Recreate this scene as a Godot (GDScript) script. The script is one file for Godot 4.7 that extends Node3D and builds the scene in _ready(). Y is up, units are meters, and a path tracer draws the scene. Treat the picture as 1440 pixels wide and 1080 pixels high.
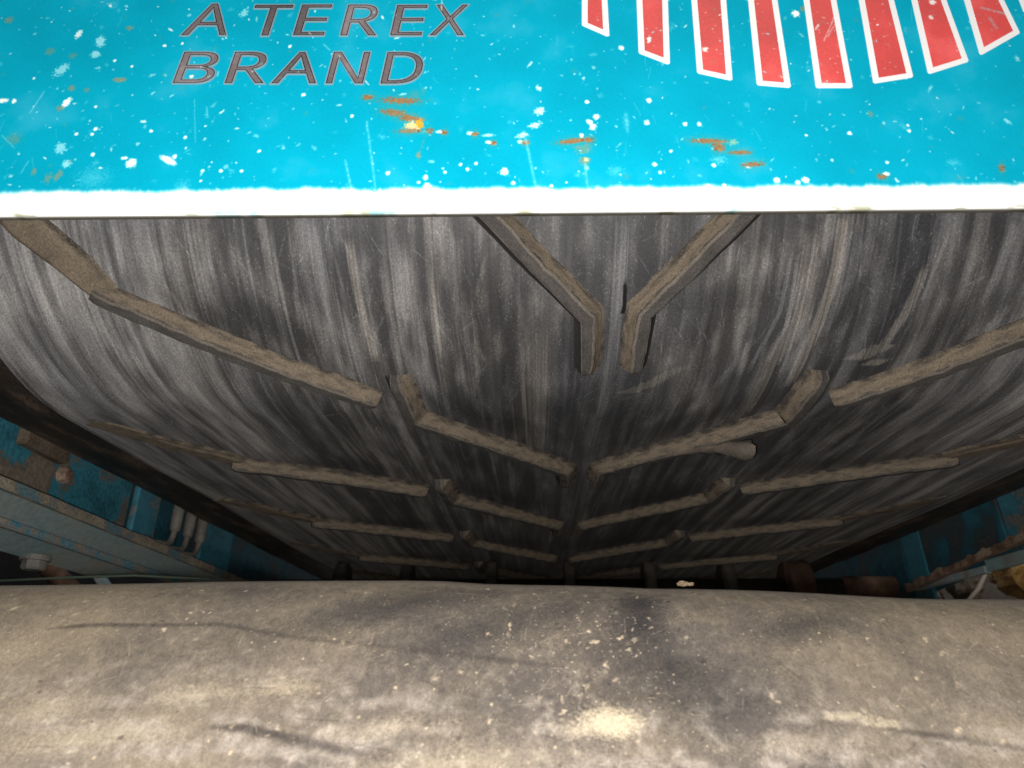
extends Node3D

# Underside of a tracked screening machine, seen by flash: a painted steel guard close by, a wide chevron belt
# that turns round its head drum and runs away overhead, the chassis rails beside it, and a second, dusty belt in front.
# Metres; the lens is at height 0 of the machine's own frame and the ground lies 1.25 m below it.

const GROUND := -1.25
const EYE := Vector3(-0.0733, 0.0, 0.0)
const HB := 0.2692      # underside of the chevron belt
const RB := 0.2798      # its radius round the head drum
const DT := 0.711       # where it leaves the drum
const RTIP := 0.2945    # radius of the cleat tips
const BW := 0.582       # half width of the running surface
const BE := 0.692       # half width with the dirty edges
const PZ := -0.36       # face of the painted guard

var numbers := {}
var mats := {}
var rng := RandomNumberGenerator.new()

# ---------------------------------------------------------------- nodes
func numbered(called: String) -> String:
	if not numbers.has(called):
		numbers[called] = 0
		return called
	numbers[called] += 1
	return "%s_%03d" % [called, numbers[called]]

func thing(called: String, label: String, category: String, at := Vector3.ZERO, group := "") -> Node3D:
	var o := Node3D.new()
	o.name = numbered(called)
	add_child(o)
	o.position = at
	o.set_meta("label", label)
	o.set_meta("category", category)
	if group:
		o.set_meta("group", group)
	return o

func mesh_of(st: SurfaceTool) -> ArrayMesh:
	st.generate_normals()
	return st.commit()

func obj(called: String, mesh: Mesh, material: Material, parent: Node, at := Vector3.ZERO) -> MeshInstance3D:
	var m := MeshInstance3D.new()
	m.mesh = mesh
	m.material_override = material
	m.name = called
	parent.add_child(m, true)
	m.position = at
	return m

func struct(called: String, mesh: Mesh, material: Material, at := Vector3.ZERO) -> MeshInstance3D:
	var m := obj(called, mesh, material, self, at)
	m.set_meta("kind", "structure")
	return m

# ---------------------------------------------------------------- shapes
func begin(smooth := false) -> SurfaceTool:
	var st := SurfaceTool.new()
	st.begin(Mesh.PRIMITIVE_TRIANGLES)
	st.set_smooth_group(0 if smooth else -1)
	return st

func tri(st: SurfaceTool, a: Vector3, b: Vector3, c: Vector3, out: Vector3) -> void:
	# clockwise as seen from the side that «out» points to
	if (b - a).cross(c - a).dot(out) > 0.0:
		var k := b
		b = c
		c = k
	for v in [a, b, c]:
		st.set_uv(Vector2(v.x, v.y))
		st.add_vertex(v)

func quad(st: SurfaceTool, a: Vector3, b: Vector3, c: Vector3, d: Vector3, out: Vector3) -> void:
	tri(st, a, b, c, out)
	tri(st, a, c, d, out)

func add_box(st: SurfaceTool, lo: Vector3, hi: Vector3, bev := 0.002, t := Transform3D()) -> void:
	# box with chamfered edges, 24 corners
	var c := (lo + hi) / 2.0
	var h := (hi - lo) / 2.0
	bev = minf(bev, minf(h.x, minf(h.y, h.z)) * 0.45)
	var p := func(s: Vector3, axis: int) -> Vector3:
		var v := Vector3(s.x * (h.x - bev), s.y * (h.y - bev), s.z * (h.z - bev))
		v[axis] = s[axis] * h[axis]
		return t * (c + v)
	var mid := t * c
	for axis in 3:
		var u := (axis + 1) % 3
		var w := (axis + 2) % 3
		for s in [-1.0, 1.0]:
			var k: Array[Vector3] = []
			for q in [Vector2(-1, -1), Vector2(1, -1), Vector2(1, 1), Vector2(-1, 1)]:
				var v := Vector3.ZERO
				v[axis] = s
				v[u] = q.x
				v[w] = q.y
				k.append(p.call(v, axis))
			quad(st, k[0], k[1], k[2], k[3], (k[0] + k[2]) / 2.0 - mid)
			for s2 in [-1.0, 1.0]:
				var e: Array[Vector3] = []
				for q in [-1.0, 1.0]:
					var v := Vector3.ZERO
					v[axis] = s
					v[u] = s2
					v[w] = q
					e.append(p.call(v, axis))
					e.append(p.call(v, u))
				quad(st, e[0], e[1], e[3], e[2], (e[0] + e[3]) / 2.0 - mid)
	for x in [-1.0, 1.0]:
		for y in [-1.0, 1.0]:
			for z in [-1.0, 1.0]:
				var v := Vector3(x, y, z)
				tri(st, p.call(v, 0), p.call(v, 1), p.call(v, 2), t.basis * v)

func box(lo: Vector3, hi: Vector3, bev := 0.002, t := Transform3D()) -> ArrayMesh:
	var st := begin()
	add_box(st, lo, hi, bev, t)
	return mesh_of(st)

func add_tube(st: SurfaceTool, pts: Array, radii: Array, sides := 12, caps := true) -> void:
	var rings := []
	var last_u := Vector3.ZERO
	for i in pts.size():
		var d: Vector3 = (pts[mini(i + 1, pts.size() - 1)] - pts[maxi(i - 1, 0)]).normalized()
		var u := last_u - d * last_u.dot(d)
		if u.length() < 0.01:
			u = d.cross(Vector3.UP if absf(d.y) < 0.9 else Vector3.RIGHT)
		u = u.normalized()
		last_u = u
		var w := d.cross(u)
		var r := []
		for k in sides:
			var a := TAU * k / sides
			r.append(pts[i] + (u * cos(a) + w * sin(a)) * radii[i])
		rings.append(r)
	for i in pts.size() - 1:
		for k in sides:
			var n := (k + 1) % sides
			quad(st, rings[i][k], rings[i][n], rings[i + 1][n], rings[i + 1][k], rings[i][k] + rings[i + 1][n] - pts[i] - pts[i + 1])
	if caps:
		for e in [0, pts.size() - 1]:
			var d: Vector3 = pts[0] - pts[1] if e == 0 else pts[e] - pts[e - 1]
			for k in sides:
				tri(st, pts[e], rings[e][k], rings[e][(k + 1) % sides], d)

func tube(pts: Array, radii: Array, sides := 12) -> ArrayMesh:
	var st := begin(true)
	add_tube(st, pts, radii, sides)
	return mesh_of(st)

func add_prism(st: SurfaceTool, poly: PackedVector2Array, lo: float, hi: float, place: Callable) -> void:
	# polygon (a, b) swept from lo to hi; place(a, b, depth) -> Vector3
	var ids := Geometry2D.triangulate_polygon(poly)
	var up: Vector3 = place.call(poly[0].x, poly[0].y, hi) - place.call(poly[0].x, poly[0].y, lo)
	for i in range(0, ids.size(), 3):
		for s in [lo, hi]:
			var a: Array = []
			for k in 3:
				a.append(place.call(poly[ids[i + k]].x, poly[ids[i + k]].y, s))
			tri(st, a[0], a[1], a[2], up if s == hi else -up)
	var ccw := not Geometry2D.is_polygon_clockwise(poly)
	for i in poly.size():
		var p := poly[i]
		var q := poly[(i + 1) % poly.size()]
		var e := (q - p).rotated(-PI / 2 if ccw else PI / 2)
		var m := (p + q) / 2.0
		quad(st, place.call(p.x, p.y, lo), place.call(q.x, q.y, lo), place.call(q.x, q.y, hi), place.call(p.x, p.y, hi),
			place.call(m.x + e.x, m.y + e.y, lo) - place.call(m.x, m.y, lo))

func add_rock(st: SurfaceTool, c: Vector3, r: Vector3, seed_: int, n := 10) -> void:
	var fn := FastNoiseLite.new()
	fn.seed = seed_
	fn.frequency = 0.9
	var v := func(i: int, j: int) -> Vector3:
		var th := PI * i / n
		var ph := TAU * (j % (2 * n)) / (2 * n)
		var d := Vector3(sin(th) * cos(ph), cos(th), sin(th) * sin(ph))
		var k := 1.0 + 0.55 * fn.get_noise_3dv(d * 1.1) + 0.2 * fn.get_noise_3dv(d * 3.0)
		return c + d * r * k
	for i in n:
		for j in 2 * n:
			var a: Vector3 = v.call(i, j)
			var b: Vector3 = v.call(i, j + 1)
			var d: Vector3 = v.call(i + 1, j)
			var e: Vector3 = v.call(i + 1, j + 1)
			if i > 0:
				tri(st, a, b, e, (a + b + e) / 3.0 - c)
			if i < n - 1:
				tri(st, a, e, d, (a + e + d) / 3.0 - c)

# ---------------------------------------------------------------- computed pictures
var lut := PackedByteArray()
var ragged := FastNoiseLite.new()

func make_lut() -> void:
	ragged.frequency = 0.16
	ragged.fractal_octaves = 4
	lut.resize(4097)
	for i in 4097:
		lut[i] = int(clampf(Color(i / 4096.0, 0, 0).linear_to_srgb().r * 255.0 + 0.5, 0, 255))

func noise(w: int, h: int, freq: float, oct: int, seed_: int, kind := FastNoiseLite.TYPE_SIMPLEX_SMOOTH) -> Image:
	var f := FastNoiseLite.new()
	f.noise_type = kind
	f.seed = seed_
	f.frequency = freq
	f.fractal_type = FastNoiseLite.FRACTAL_FBM if oct > 1 else FastNoiseLite.FRACTAL_NONE
	f.fractal_octaves = oct
	var im := f.get_image(w, h)
	im.convert(Image.FORMAT_L8)
	return im

func bytes(w: int, h: int, small_w: int, small_h: int, freq: float, oct: int, seed_: int) -> PackedByteArray:
	var im := noise(small_w, small_h, freq, oct, seed_)
	if small_w != w or small_h != h:
		im.resize(w, h, Image.INTERPOLATE_CUBIC)
	return im.get_data()

func dab(ims: Array, x: float, y: float, rx: float, ry: float, turn: float, c: Color, soft := 0.5, rough := 0.0) -> void:
	# one soft-edged mark on every picture of the list (c is sRGB, its alpha the strength)
	var im0: Image = ims[0]
	var m := maxf(rx, ry) * (1.0 + rough) + 1.0
	var cs := cos(turn)
	var sn := sin(turn)
	var ph := rng.randf() * TAU
	for py in range(maxi(0, int(y - m)), mini(im0.get_height(), int(y + m) + 2)):
		for px in range(maxi(0, int(x - m)), mini(im0.get_width(), int(x + m) + 2)):
			var dx := px - x
			var dy := py - y
			var u := (dx * cs + dy * sn) / rx
			var v := (-dx * sn + dy * cs) / ry
			var d := sqrt(u * u + v * v)
			if rough > 0.0:
				d += rough * 0.85 * ragged.get_noise_2d(px * 1.0 + ph * 70.0, py * 1.0) * minf(1.0, 3.0 / sqrt(minf(rx, ry)) + 0.35)
			var k := clampf((1.0 - d) / soft, 0.0, 1.0) * c.a
			if k > 0.004:
				for im: Image in ims:
					im.set_pixel(px, py, im.get_pixel(px, py).lerp(Color(c.r, c.g, c.b), k))

func scratch(ims: Array, a: Vector2, b: Vector2, w: float, c: Color, wobble := 0.0) -> void:
	var n := int(a.distance_to(b) / maxf(w, 0.7)) + 2
	var off := 0.0
	var side := (b - a).orthogonal().normalized()
	for i in n + 1:
		off = lerpf(off, rng.randf_range(-wobble, wobble), 0.3)
		var p := a.lerp(b, float(i) / n) + side * off
		dab(ims, p.x, p.y, w, w, 0.0, Color(c.r, c.g, c.b, c.a * rng.randf_range(0.4, 1.0)), 0.9)

func tex(im: Image) -> ImageTexture:
	return ImageTexture.create_from_image(im)

func mat(tex_: Texture2D, color: Color, rough: float, spec := 0.5) -> StandardMaterial3D:
	var m := StandardMaterial3D.new()
	m.albedo_color = color.linear_to_srgb()
	m.albedo_texture = tex_
	m.roughness = rough
	m.metallic_specular = spec
	m.cull_mode = BaseMaterial3D.CULL_DISABLED
	return m

func tri_mat(im: Image, scale_: float, rough: float, relief := 0.0) -> StandardMaterial3D:
	var m := mat(tex(im), Color.WHITE, rough, 0.4)
	m.uv1_triplanar = true
	m.uv1_world_triplanar = true
	m.uv1_scale = Vector3.ONE * scale_
	if relief > 0.0:
		m.heightmap_enabled = true
		m.heightmap_texture = m.albedo_texture
		m.heightmap_scale = relief
	return m

var grits := {}

func grit(m: StandardMaterial3D, per_metre: float, strength := 1.0) -> void:
	# fine mineral grain laid over a surface: darkens it in specks a fraction of a millimetre across
	if not grits.has(strength):
		var n := 512
		var f := FastNoiseLite.new()
		f.seed = 400
		f.frequency = 0.40
		f.fractal_octaves = 2
		var a_ := f.get_seamless_image(n, n)
		a_.convert(Image.FORMAT_L8)
		f.seed = 401
		f.frequency = 0.12
		f.fractal_octaves = 4
		var b_ := f.get_seamless_image(n, n)
		b_.convert(Image.FORMAT_L8)
		var da := a_.get_data()
		var db := b_.get_data()
		var out := PackedByteArray()
		out.resize(n * n * 3)
		for i in n * n:
			var v := clampf(0.62 + (da[i] / 255.0 - 0.5) * 1.15 + (db[i] / 255.0 - 0.5) * 0.55, 0.12, 1.0)
			v = 0.66 + (v - 0.66) * strength
			for k in 3:
				out[i * 3 + k] = lut[int(v * 4096.0)]
		var im := Image.create_from_data(n, n, false, Image.FORMAT_RGB8, out)
		grits[strength] = tex(im)
	m.detail_enabled = true
	m.detail_albedo = grits[strength]
	m.detail_blend_mode = BaseMaterial3D.BLEND_MODE_MUL
	m.detail_uv_layer = BaseMaterial3D.DETAIL_UV_2
	m.uv2_triplanar = true
	m.uv2_world_triplanar = true
	m.uv2_scale = Vector3.ONE * per_metre
	m.albedo_color = Color(1.0, 1.0, 1.0)

func blotched(n: int, seed_: int, stops: Array, cols: Array, fine := 0.35) -> Image:
	# a tile of patches: large noise picks a colour along the stops, fine noise roughens it (colours are linear)
	var f := FastNoiseLite.new()
	f.seed = seed_
	f.frequency = 3.0 / n
	f.fractal_octaves = 5
	var a := f.get_seamless_image(n, n)
	a.convert(Image.FORMAT_L8)
	f.seed = seed_ + 7
	f.frequency = 40.0 / n
	f.fractal_octaves = 3
	var b := f.get_seamless_image(n, n)
	b.convert(Image.FORMAT_L8)
	var da := a.get_data()
	var db := b.get_data()
	var g := Gradient.new()
	g.offsets = PackedFloat32Array(stops)
	g.colors = PackedColorArray(cols)
	var out := PackedByteArray()
	out.resize(n * n * 3)
	for i in n * n:
		var v := da[i] / 255.0 + (db[i] / 255.0 - 0.5) * fine
		var c := g.sample(v)
		var k := 0.75 + db[i] / 255.0 * 0.5
		out[i * 3] = lut[int(clampf(c.r * k, 0, 1) * 4096.0)]
		out[i * 3 + 1] = lut[int(clampf(c.g * k, 0, 1) * 4096.0)]
		out[i * 3 + 2] = lut[int(clampf(c.b * k, 0, 1) * 4096.0)]
	return Image.create_from_data(n, n, false, Image.FORMAT_RGB8, out)

# ---------------------------------------------------------------- chevron belt
const TW := 2048
const TH := 1024
var grey_dust := PackedFloat32Array()
var tan_dust := PackedFloat32Array()
var bare := PackedFloat32Array()
var brush := PackedByteArray()

func row_of(t: float) -> float:
	var q := maxf(t + 0.42, 0.0)
	return q / (q + 0.9)

func streak(kind: String, width: float, strength: float, pts: Array) -> void:
	# a rubbed mark or darker band along the belt: pts are (across, along) in metres
	var target := grey_dust if kind == "g" else tan_dust if kind == "t" else bare
	var uw := maxf(width / (2.0 * BE) * TW / 2.0, 0.7)
	for i in pts.size() - 1:
		var a: Vector2 = pts[i]
		var b: Vector2 = pts[i + 1]
		var y0 := row_of(a.y) * TH
		var y1 := row_of(b.y) * TH
		var turned := y1 < y0
		if turned:
			var k := a
			a = b
			b = k
			var ky := y0
			y0 = y1
			y1 = ky
		var lean := absf(b.x - a.x) / (2.0 * BE) * TW / maxf(y1 - y0, 1.0)
		var half := uw * sqrt(1.0 + lean * lean)
		for y in range(maxi(0, int(y0)), mini(TH, maxi(int(y1), int(y0) + 1))):
			var f := clampf((y - y0) / maxf(y1 - y0, 0.01), 0.0, 1.0)
			var end := 1.0
			var fl := 1.0 - f if turned else f
			if i == 0:
				end = minf(end, fl * 5.0 + 0.15 if kind != "d" or strength > 2.0 else smoothstep(0.0, 0.6, fl))
			if i == pts.size() - 2:
				end = minf(end, (1.0 - fl) * 5.0 + 0.15 if kind != "d" or strength > 2.0 else smoothstep(0.0, 0.6, 1.0 - fl))
			var cx := (lerpf(a.x, b.x, f) / (2.0 * BE) + 0.5) * TW
			var row := y * TW
			for x in range(maxi(0, int(cx - half)), mini(TW, int(cx + half) + 2)):
				var d := absf(x - cx) / half
				if d < 1.0:
					var k := strength * end * (1.0 - d * d)
					if kind != "d":
						var b_ := brush[row + x] / 255.0
						k = strength * end * clampf((1.0 - d) * 2.6 + (b_ - 0.5) * 1.6, 0.0, 1.0) * (0.15 + b_ * 1.55)
					target[row + x] = maxf(target[row + x], minf(target[row + x] + k, 1.3 if strength > 2.0 else 1.0))
	if kind == "g":
		grey_dust = target
	elif kind == "t":
		tan_dust = target
	else:
		bare = target

func belt_picture() -> Image:
	var n := TW * TH
	grey_dust.resize(n)
	tan_dust.resize(n)
	bare.resize(n)
	brush = bytes(TW, TH, TW, 16, 0.22, 3, 11)
	var s1 := bytes(TW, TH, TW, 4, 0.016, 5, 21)
	var s2 := bytes(TW, TH, TW, 8, 0.06, 5, 22)
	var haze := bytes(TW, TH, TW, 512, 0.03, 7, 27)
	var grain := bytes(TW, TH, TW, TH, 0.55, 2, 23)
	var patch := bytes(TW, TH, 256, 128, 0.025, 4, 24)
	var warm := bytes(TW, TH, 256, 64, 0.03, 3, 25)
	streak("g", 0.0174, 0.55, [Vector2(-0.266, -0.255), Vector2(-0.258, -0.197), Vector2(-0.245, -0.133), Vector2(-0.230, -0.057)])
	streak("t", 0.0090, 0.90, [Vector2(-0.229, -0.235), Vector2(-0.227, -0.174), Vector2(-0.222, -0.101)])
	streak("g", 0.0174, 0.50, [Vector2(-0.193, -0.244), Vector2(-0.178, -0.132), Vector2(-0.172, -0.041)])
	streak("t", 0.0034, 0.60, [Vector2(-0.161, -0.210), Vector2(-0.158, -0.106)])
	streak("t", 0.0054, 0.90, [Vector2(-0.083, -0.086), Vector2(-0.078, 0.145)])
	streak("t", 0.0240, 0.40, [Vector2(-0.068, -0.144), Vector2(-0.066, 0.175)])
	streak("g", 0.0127, 0.60, [Vector2(0.003, -0.253), Vector2(0.004, -0.186), Vector2(-0.000, -0.066), Vector2(-0.000, 0.020)])
	streak("g", 0.0184, 0.45, [Vector2(-0.003, -0.001), Vector2(-0.002, 0.177), Vector2(0.001, 0.405)])
	streak("g", 0.0038, 0.50, [Vector2(0.009, -0.250), Vector2(0.009, -0.193)])
	streak("g", 0.0045, 0.80, [Vector2(0.150, -0.220), Vector2(0.149, -0.159), Vector2(0.135, -0.084)])
	streak("g", 0.0039, 0.80, [Vector2(0.155, -0.216), Vector2(0.158, -0.145), Vector2(0.151, -0.095)])
	streak("t", 0.0190, 0.60, [Vector2(0.164, -0.236), Vector2(0.169, -0.153), Vector2(0.152, -0.091), Vector2(0.152, 0.009)])
	streak("t", 0.0116, 0.90, [Vector2(0.189, -0.250), Vector2(0.191, -0.202), Vector2(0.186, -0.144), Vector2(0.179, -0.054)])
	streak("g", 0.0098, 0.50, [Vector2(0.203, -0.250), Vector2(0.205, -0.197), Vector2(0.192, -0.127)])
	streak("t", 0.0092, 0.75, [Vector2(0.266, -0.203), Vector2(0.261, -0.157), Vector2(0.252, -0.117), Vector2(0.229, -0.097)])
	streak("t", 0.0080, 0.80, [Vector2(0.247, -0.089), Vector2(0.258, -0.100)])
	streak("t", 0.0037, 0.50, [Vector2(0.279, -0.236), Vector2(0.274, -0.203), Vector2(0.271, -0.167)])
	streak("g", 0.0063, 0.80, [Vector2(0.356, -0.188), Vector2(0.351, -0.162), Vector2(0.337, -0.133)])
	streak("g", 0.0097, 0.50, [Vector2(0.332, -0.242), Vector2(0.330, -0.209), Vector2(0.324, -0.158)])
	streak("g", 0.0083, 0.60, [Vector2(-0.436, -0.256), Vector2(-0.428, -0.206)])
	streak("g", 0.0045, 0.60, [Vector2(-0.368, -0.254), Vector2(-0.367, -0.213), Vector2(-0.368, -0.158)])
	streak("t", 0.0033, 0.60, [Vector2(-0.403, -0.255), Vector2(-0.400, -0.199), Vector2(-0.385, -0.161), Vector2(-0.364, -0.123)])
	streak("g", 0.0047, 0.55, [Vector2(-0.277, -0.237), Vector2(-0.287, -0.145)])
	streak("g", 0.0028, 0.90, [Vector2(-0.297, -0.109), Vector2(-0.270, -0.083)])
	streak("g", 0.0132, 0.70, [Vector2(-0.562, -0.169), Vector2(-0.555, -0.084), Vector2(-0.572, 0.054), Vector2(-0.590, 0.306)])
	streak("g", 0.0082, 0.55, [Vector2(-0.550, -0.202), Vector2(-0.539, -0.129), Vector2(-0.533, 0.008)])
	streak("g", 0.0139, 0.45, [Vector2(-0.521, -0.236), Vector2(-0.514, -0.155), Vector2(-0.496, -0.002), Vector2(-0.516, 0.307)])
	streak("g", 0.0140, 0.35, [Vector2(-0.322, -0.254), Vector2(-0.323, -0.205), Vector2(-0.318, -0.152)])
	streak("t", 0.0070, 0.45, [Vector2(0.019, -0.044), Vector2(0.045, -0.066), Vector2(0.072, -0.093)])
	streak("g", 0.0067, 0.60, [Vector2(0.052, 0.210), Vector2(0.059, 0.093), Vector2(0.065, 0.000)])
	streak("g", 0.0067, 0.40, [Vector2(0.107, -0.051), Vector2(0.124, -0.109), Vector2(0.133, -0.128)])
	streak("t", 0.0054, 0.50, [Vector2(-0.124, -0.157), Vector2(-0.124, -0.122), Vector2(-0.119, -0.103)])
	streak("g", 0.0137, 0.50, [Vector2(0.492, 0.078), Vector2(0.467, 0.253), Vector2(0.451, 0.542)])
	streak("g", 0.0085, 0.50, [Vector2(0.437, -0.011), Vector2(0.423, 0.115)])
	streak("g", 0.0093, 0.45, [Vector2(0.330, -0.073), Vector2(0.324, 0.028), Vector2(0.318, 0.126)])
	streak("d", 0.0065, 0.90, [Vector2(-0.576, -0.138), Vector2(-0.580, -0.033), Vector2(-0.618, 0.163), Vector2(-0.662, 0.580)])
	streak("d", 0.0025, 0.90, [Vector2(0.263, -0.230), Vector2(0.267, -0.189)])
	streak("d", 0.0069, 0.80, [Vector2(0.562, 0.189), Vector2(0.559, 0.440), Vector2(0.553, 0.702)])
	streak("d", 0.0038, 4.00, [Vector2(0.009, -0.191), Vector2(0.010, -0.167), Vector2(0.008, -0.158)])
	streak("d", 0.0589, 0.60, [Vector2(-0.138, -0.236), Vector2(-0.110, -0.149), Vector2(-0.095, 0.018)])
	streak("d", 0.0319, 0.50, [Vector2(-0.040, -0.235), Vector2(-0.013, -0.171)])
	streak("d", 0.0350, 0.50, [Vector2(0.039, -0.233), Vector2(0.041, -0.170)])
	streak("d", 0.0447, 0.55, [Vector2(0.071, -0.100), Vector2(0.089, -0.162), Vector2(0.122, -0.198)])
	streak("d", 0.0418, 0.40, [Vector2(-0.047, 0.066), Vector2(-0.051, -0.080)])
	streak("d", 0.0229, 0.60, [Vector2(-0.391, -0.192), Vector2(-0.352, -0.135), Vector2(-0.284, -0.071)])
	for i in 420:
		var x := rng.randf_range(-0.6, 0.6)
		var t := rng.randf_range(-0.42, 0.9)
		var l := rng.randf_range(0.04, 0.35)
		var lean := rng.randf_range(-0.012, 0.012)
		streak("g" if rng.randf() < 0.65 else "t", rng.randf_range(0.0012, 0.0045), rng.randf_range(0.08, 0.4), [Vector2(x, t), Vector2(x + lean, t + l)])
	for i in 55:
		var x := rng.randf_range(-0.6, 0.6)
		var t := rng.randf_range(-0.42, 1.2)
		streak("g" if rng.randf() < 0.7 else "t", rng.randf_range(0.008, 0.03), rng.randf_range(0.08, 0.3), [Vector2(x, t), Vector2(x + rng.randf_range(-0.01, 0.01), t + rng.randf_range(0.1, 0.6))])
	for i in 900:   # fine scratches at a slant
		var x := rng.randf_range(-0.55, 0.55)
		var t := rng.randf_range(-0.4, 0.35)
		var l := rng.randf_range(0.006, 0.04)
		streak("g", 0.0005, rng.randf_range(0.2, 0.9), [Vector2(x, t), Vector2(x + rng.randfn(0.0, 0.010), t + l)])
	for row in range(-1, 6):   # darker, less dusty band just before each cleat
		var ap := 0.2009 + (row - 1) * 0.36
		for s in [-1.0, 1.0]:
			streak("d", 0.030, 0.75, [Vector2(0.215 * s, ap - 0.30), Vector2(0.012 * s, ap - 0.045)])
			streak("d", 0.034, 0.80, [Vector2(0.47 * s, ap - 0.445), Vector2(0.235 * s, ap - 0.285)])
	var out := PackedByteArray()
	out.resize(n * 3)
	for y in TH:
		var row := y * TW
		for x in TW:
			var i := row + x
			var side := absf(x / float(TW) - 0.5) * 2.0
			var st := s1[i] * 0.38 + s2[i] * 0.32 + brush[i] * 0.18 + haze[i] * 0.12
			var p := patch[i] / 255.0
			var hz := haze[i] / 255.0
			var d := clampf((st - 112.0) / 54.0, 0.0, 1.0) * (0.34 + 0.26 * side) * (0.25 + p * 1.2) * lerpf(0.40, 1.0, smoothstep(0.12, 0.42, side + (hz - 0.5) * 0.5))
			d = d * (1.05 + 0.5 * hz) + 0.24 * p + side * side * 0.30 * (0.4 + hz) + maxf(hz - 0.46, 0.0) * 0.65
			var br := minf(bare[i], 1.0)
			var g := grey_dust[i] * 0.70
			var w := tan_dust[i] * 0.75 + d * clampf(warm[i] / 160.0 - 0.50 + side * 0.25, 0.0, 0.5)
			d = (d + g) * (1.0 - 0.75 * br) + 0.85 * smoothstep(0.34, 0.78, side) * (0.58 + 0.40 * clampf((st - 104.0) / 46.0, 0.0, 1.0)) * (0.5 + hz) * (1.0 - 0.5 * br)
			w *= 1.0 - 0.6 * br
			var k := (0.74 + grain[i] / 255.0 * 0.52) * 1.5
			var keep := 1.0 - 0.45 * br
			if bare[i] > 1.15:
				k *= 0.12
			var speck := 0.09 if (grain[i] > 205 and hz > 0.45) else 0.0
			out[i * 3] = lut[int(minf((0.026 * keep + d * 0.124 + w * 0.175 + speck) * k, 1.0) * 4096.0)]
			out[i * 3 + 1] = lut[int(minf((0.026 * keep + d * 0.122 + w * 0.152 + speck * 0.95) * k, 1.0) * 4096.0)]
			out[i * 3 + 2] = lut[int(minf((0.0275 * keep + d * 0.122 + w * 0.124 + speck * 0.85) * k, 1.0) * 4096.0)]
	grey_dust.clear()
	tan_dust.clear()
	bare.clear()
	return Image.create_from_data(TW, TH, false, Image.FORMAT_RGB8, out)

func on_belt(x: float, t: float, rise := 0.0) -> Vector3:
	# a point of the belt's face: x across, t metres past the drum (negative: still on the drum), rise outward
	if t >= 0.0:
		return Vector3(x, HB - rise, -(DT + t))
	var a := -t / RTIP
	var r := RB + rise
	if a <= PI:
		return Vector3(x, HB + RB - r * cos(a), -(DT - r * sin(a)))
	return Vector3(x, HB + RB + r, -(DT + (a - PI) * RTIP))

func belt_sheet(x0: float, x1: float, nx: int, thick: float, sag: Callable) -> ArrayMesh:
	var ts: Array[float] = []
	var t := 5.5
	while t > 0.0:
		ts.append(t)
		t -= 0.06 if t < 1.6 else 0.4
	for i in 41:
		ts.append(-PI * RTIP * i / 40.0)
	for i in 8:
		ts.append(-PI * RTIP - 0.75 * (i + 1))
	var st := begin(true)
	var put := func(x: float, tt: float, rise: float) -> void:
		st.set_uv(Vector2(x / (2.0 * BE) + 0.5, row_of(tt)))
		st.add_vertex(on_belt(x, tt, rise + sag.call(x, tt)))
	for i in ts.size() - 1:
		for j in nx:
			var a := lerpf(x0, x1, float(j) / nx)
			var b := lerpf(x0, x1, float(j + 1) / nx)
			for k in [[a, ts[i]], [b, ts[i]], [b, ts[i + 1]], [a, ts[i]], [b, ts[i + 1]], [a, ts[i + 1]]]:
				put.call(k[0], k[1], 0.0)
			for k in [[a, ts[i]], [b, ts[i + 1]], [b, ts[i]], [a, ts[i]], [a, ts[i + 1]], [b, ts[i + 1]]]:
				put.call(k[0], k[1], -thick)
	st.set_smooth_group(1)
	for i in ts.size() - 1:
		for x in [x0, x1]:
			for k in [[ts[i], 0.0], [ts[i + 1], 0.0], [ts[i + 1], -thick], [ts[i], 0.0], [ts[i + 1], -thick], [ts[i], -thick]]:
				put.call(x, k[0], k[1])
	return mesh_of(st)

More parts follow.
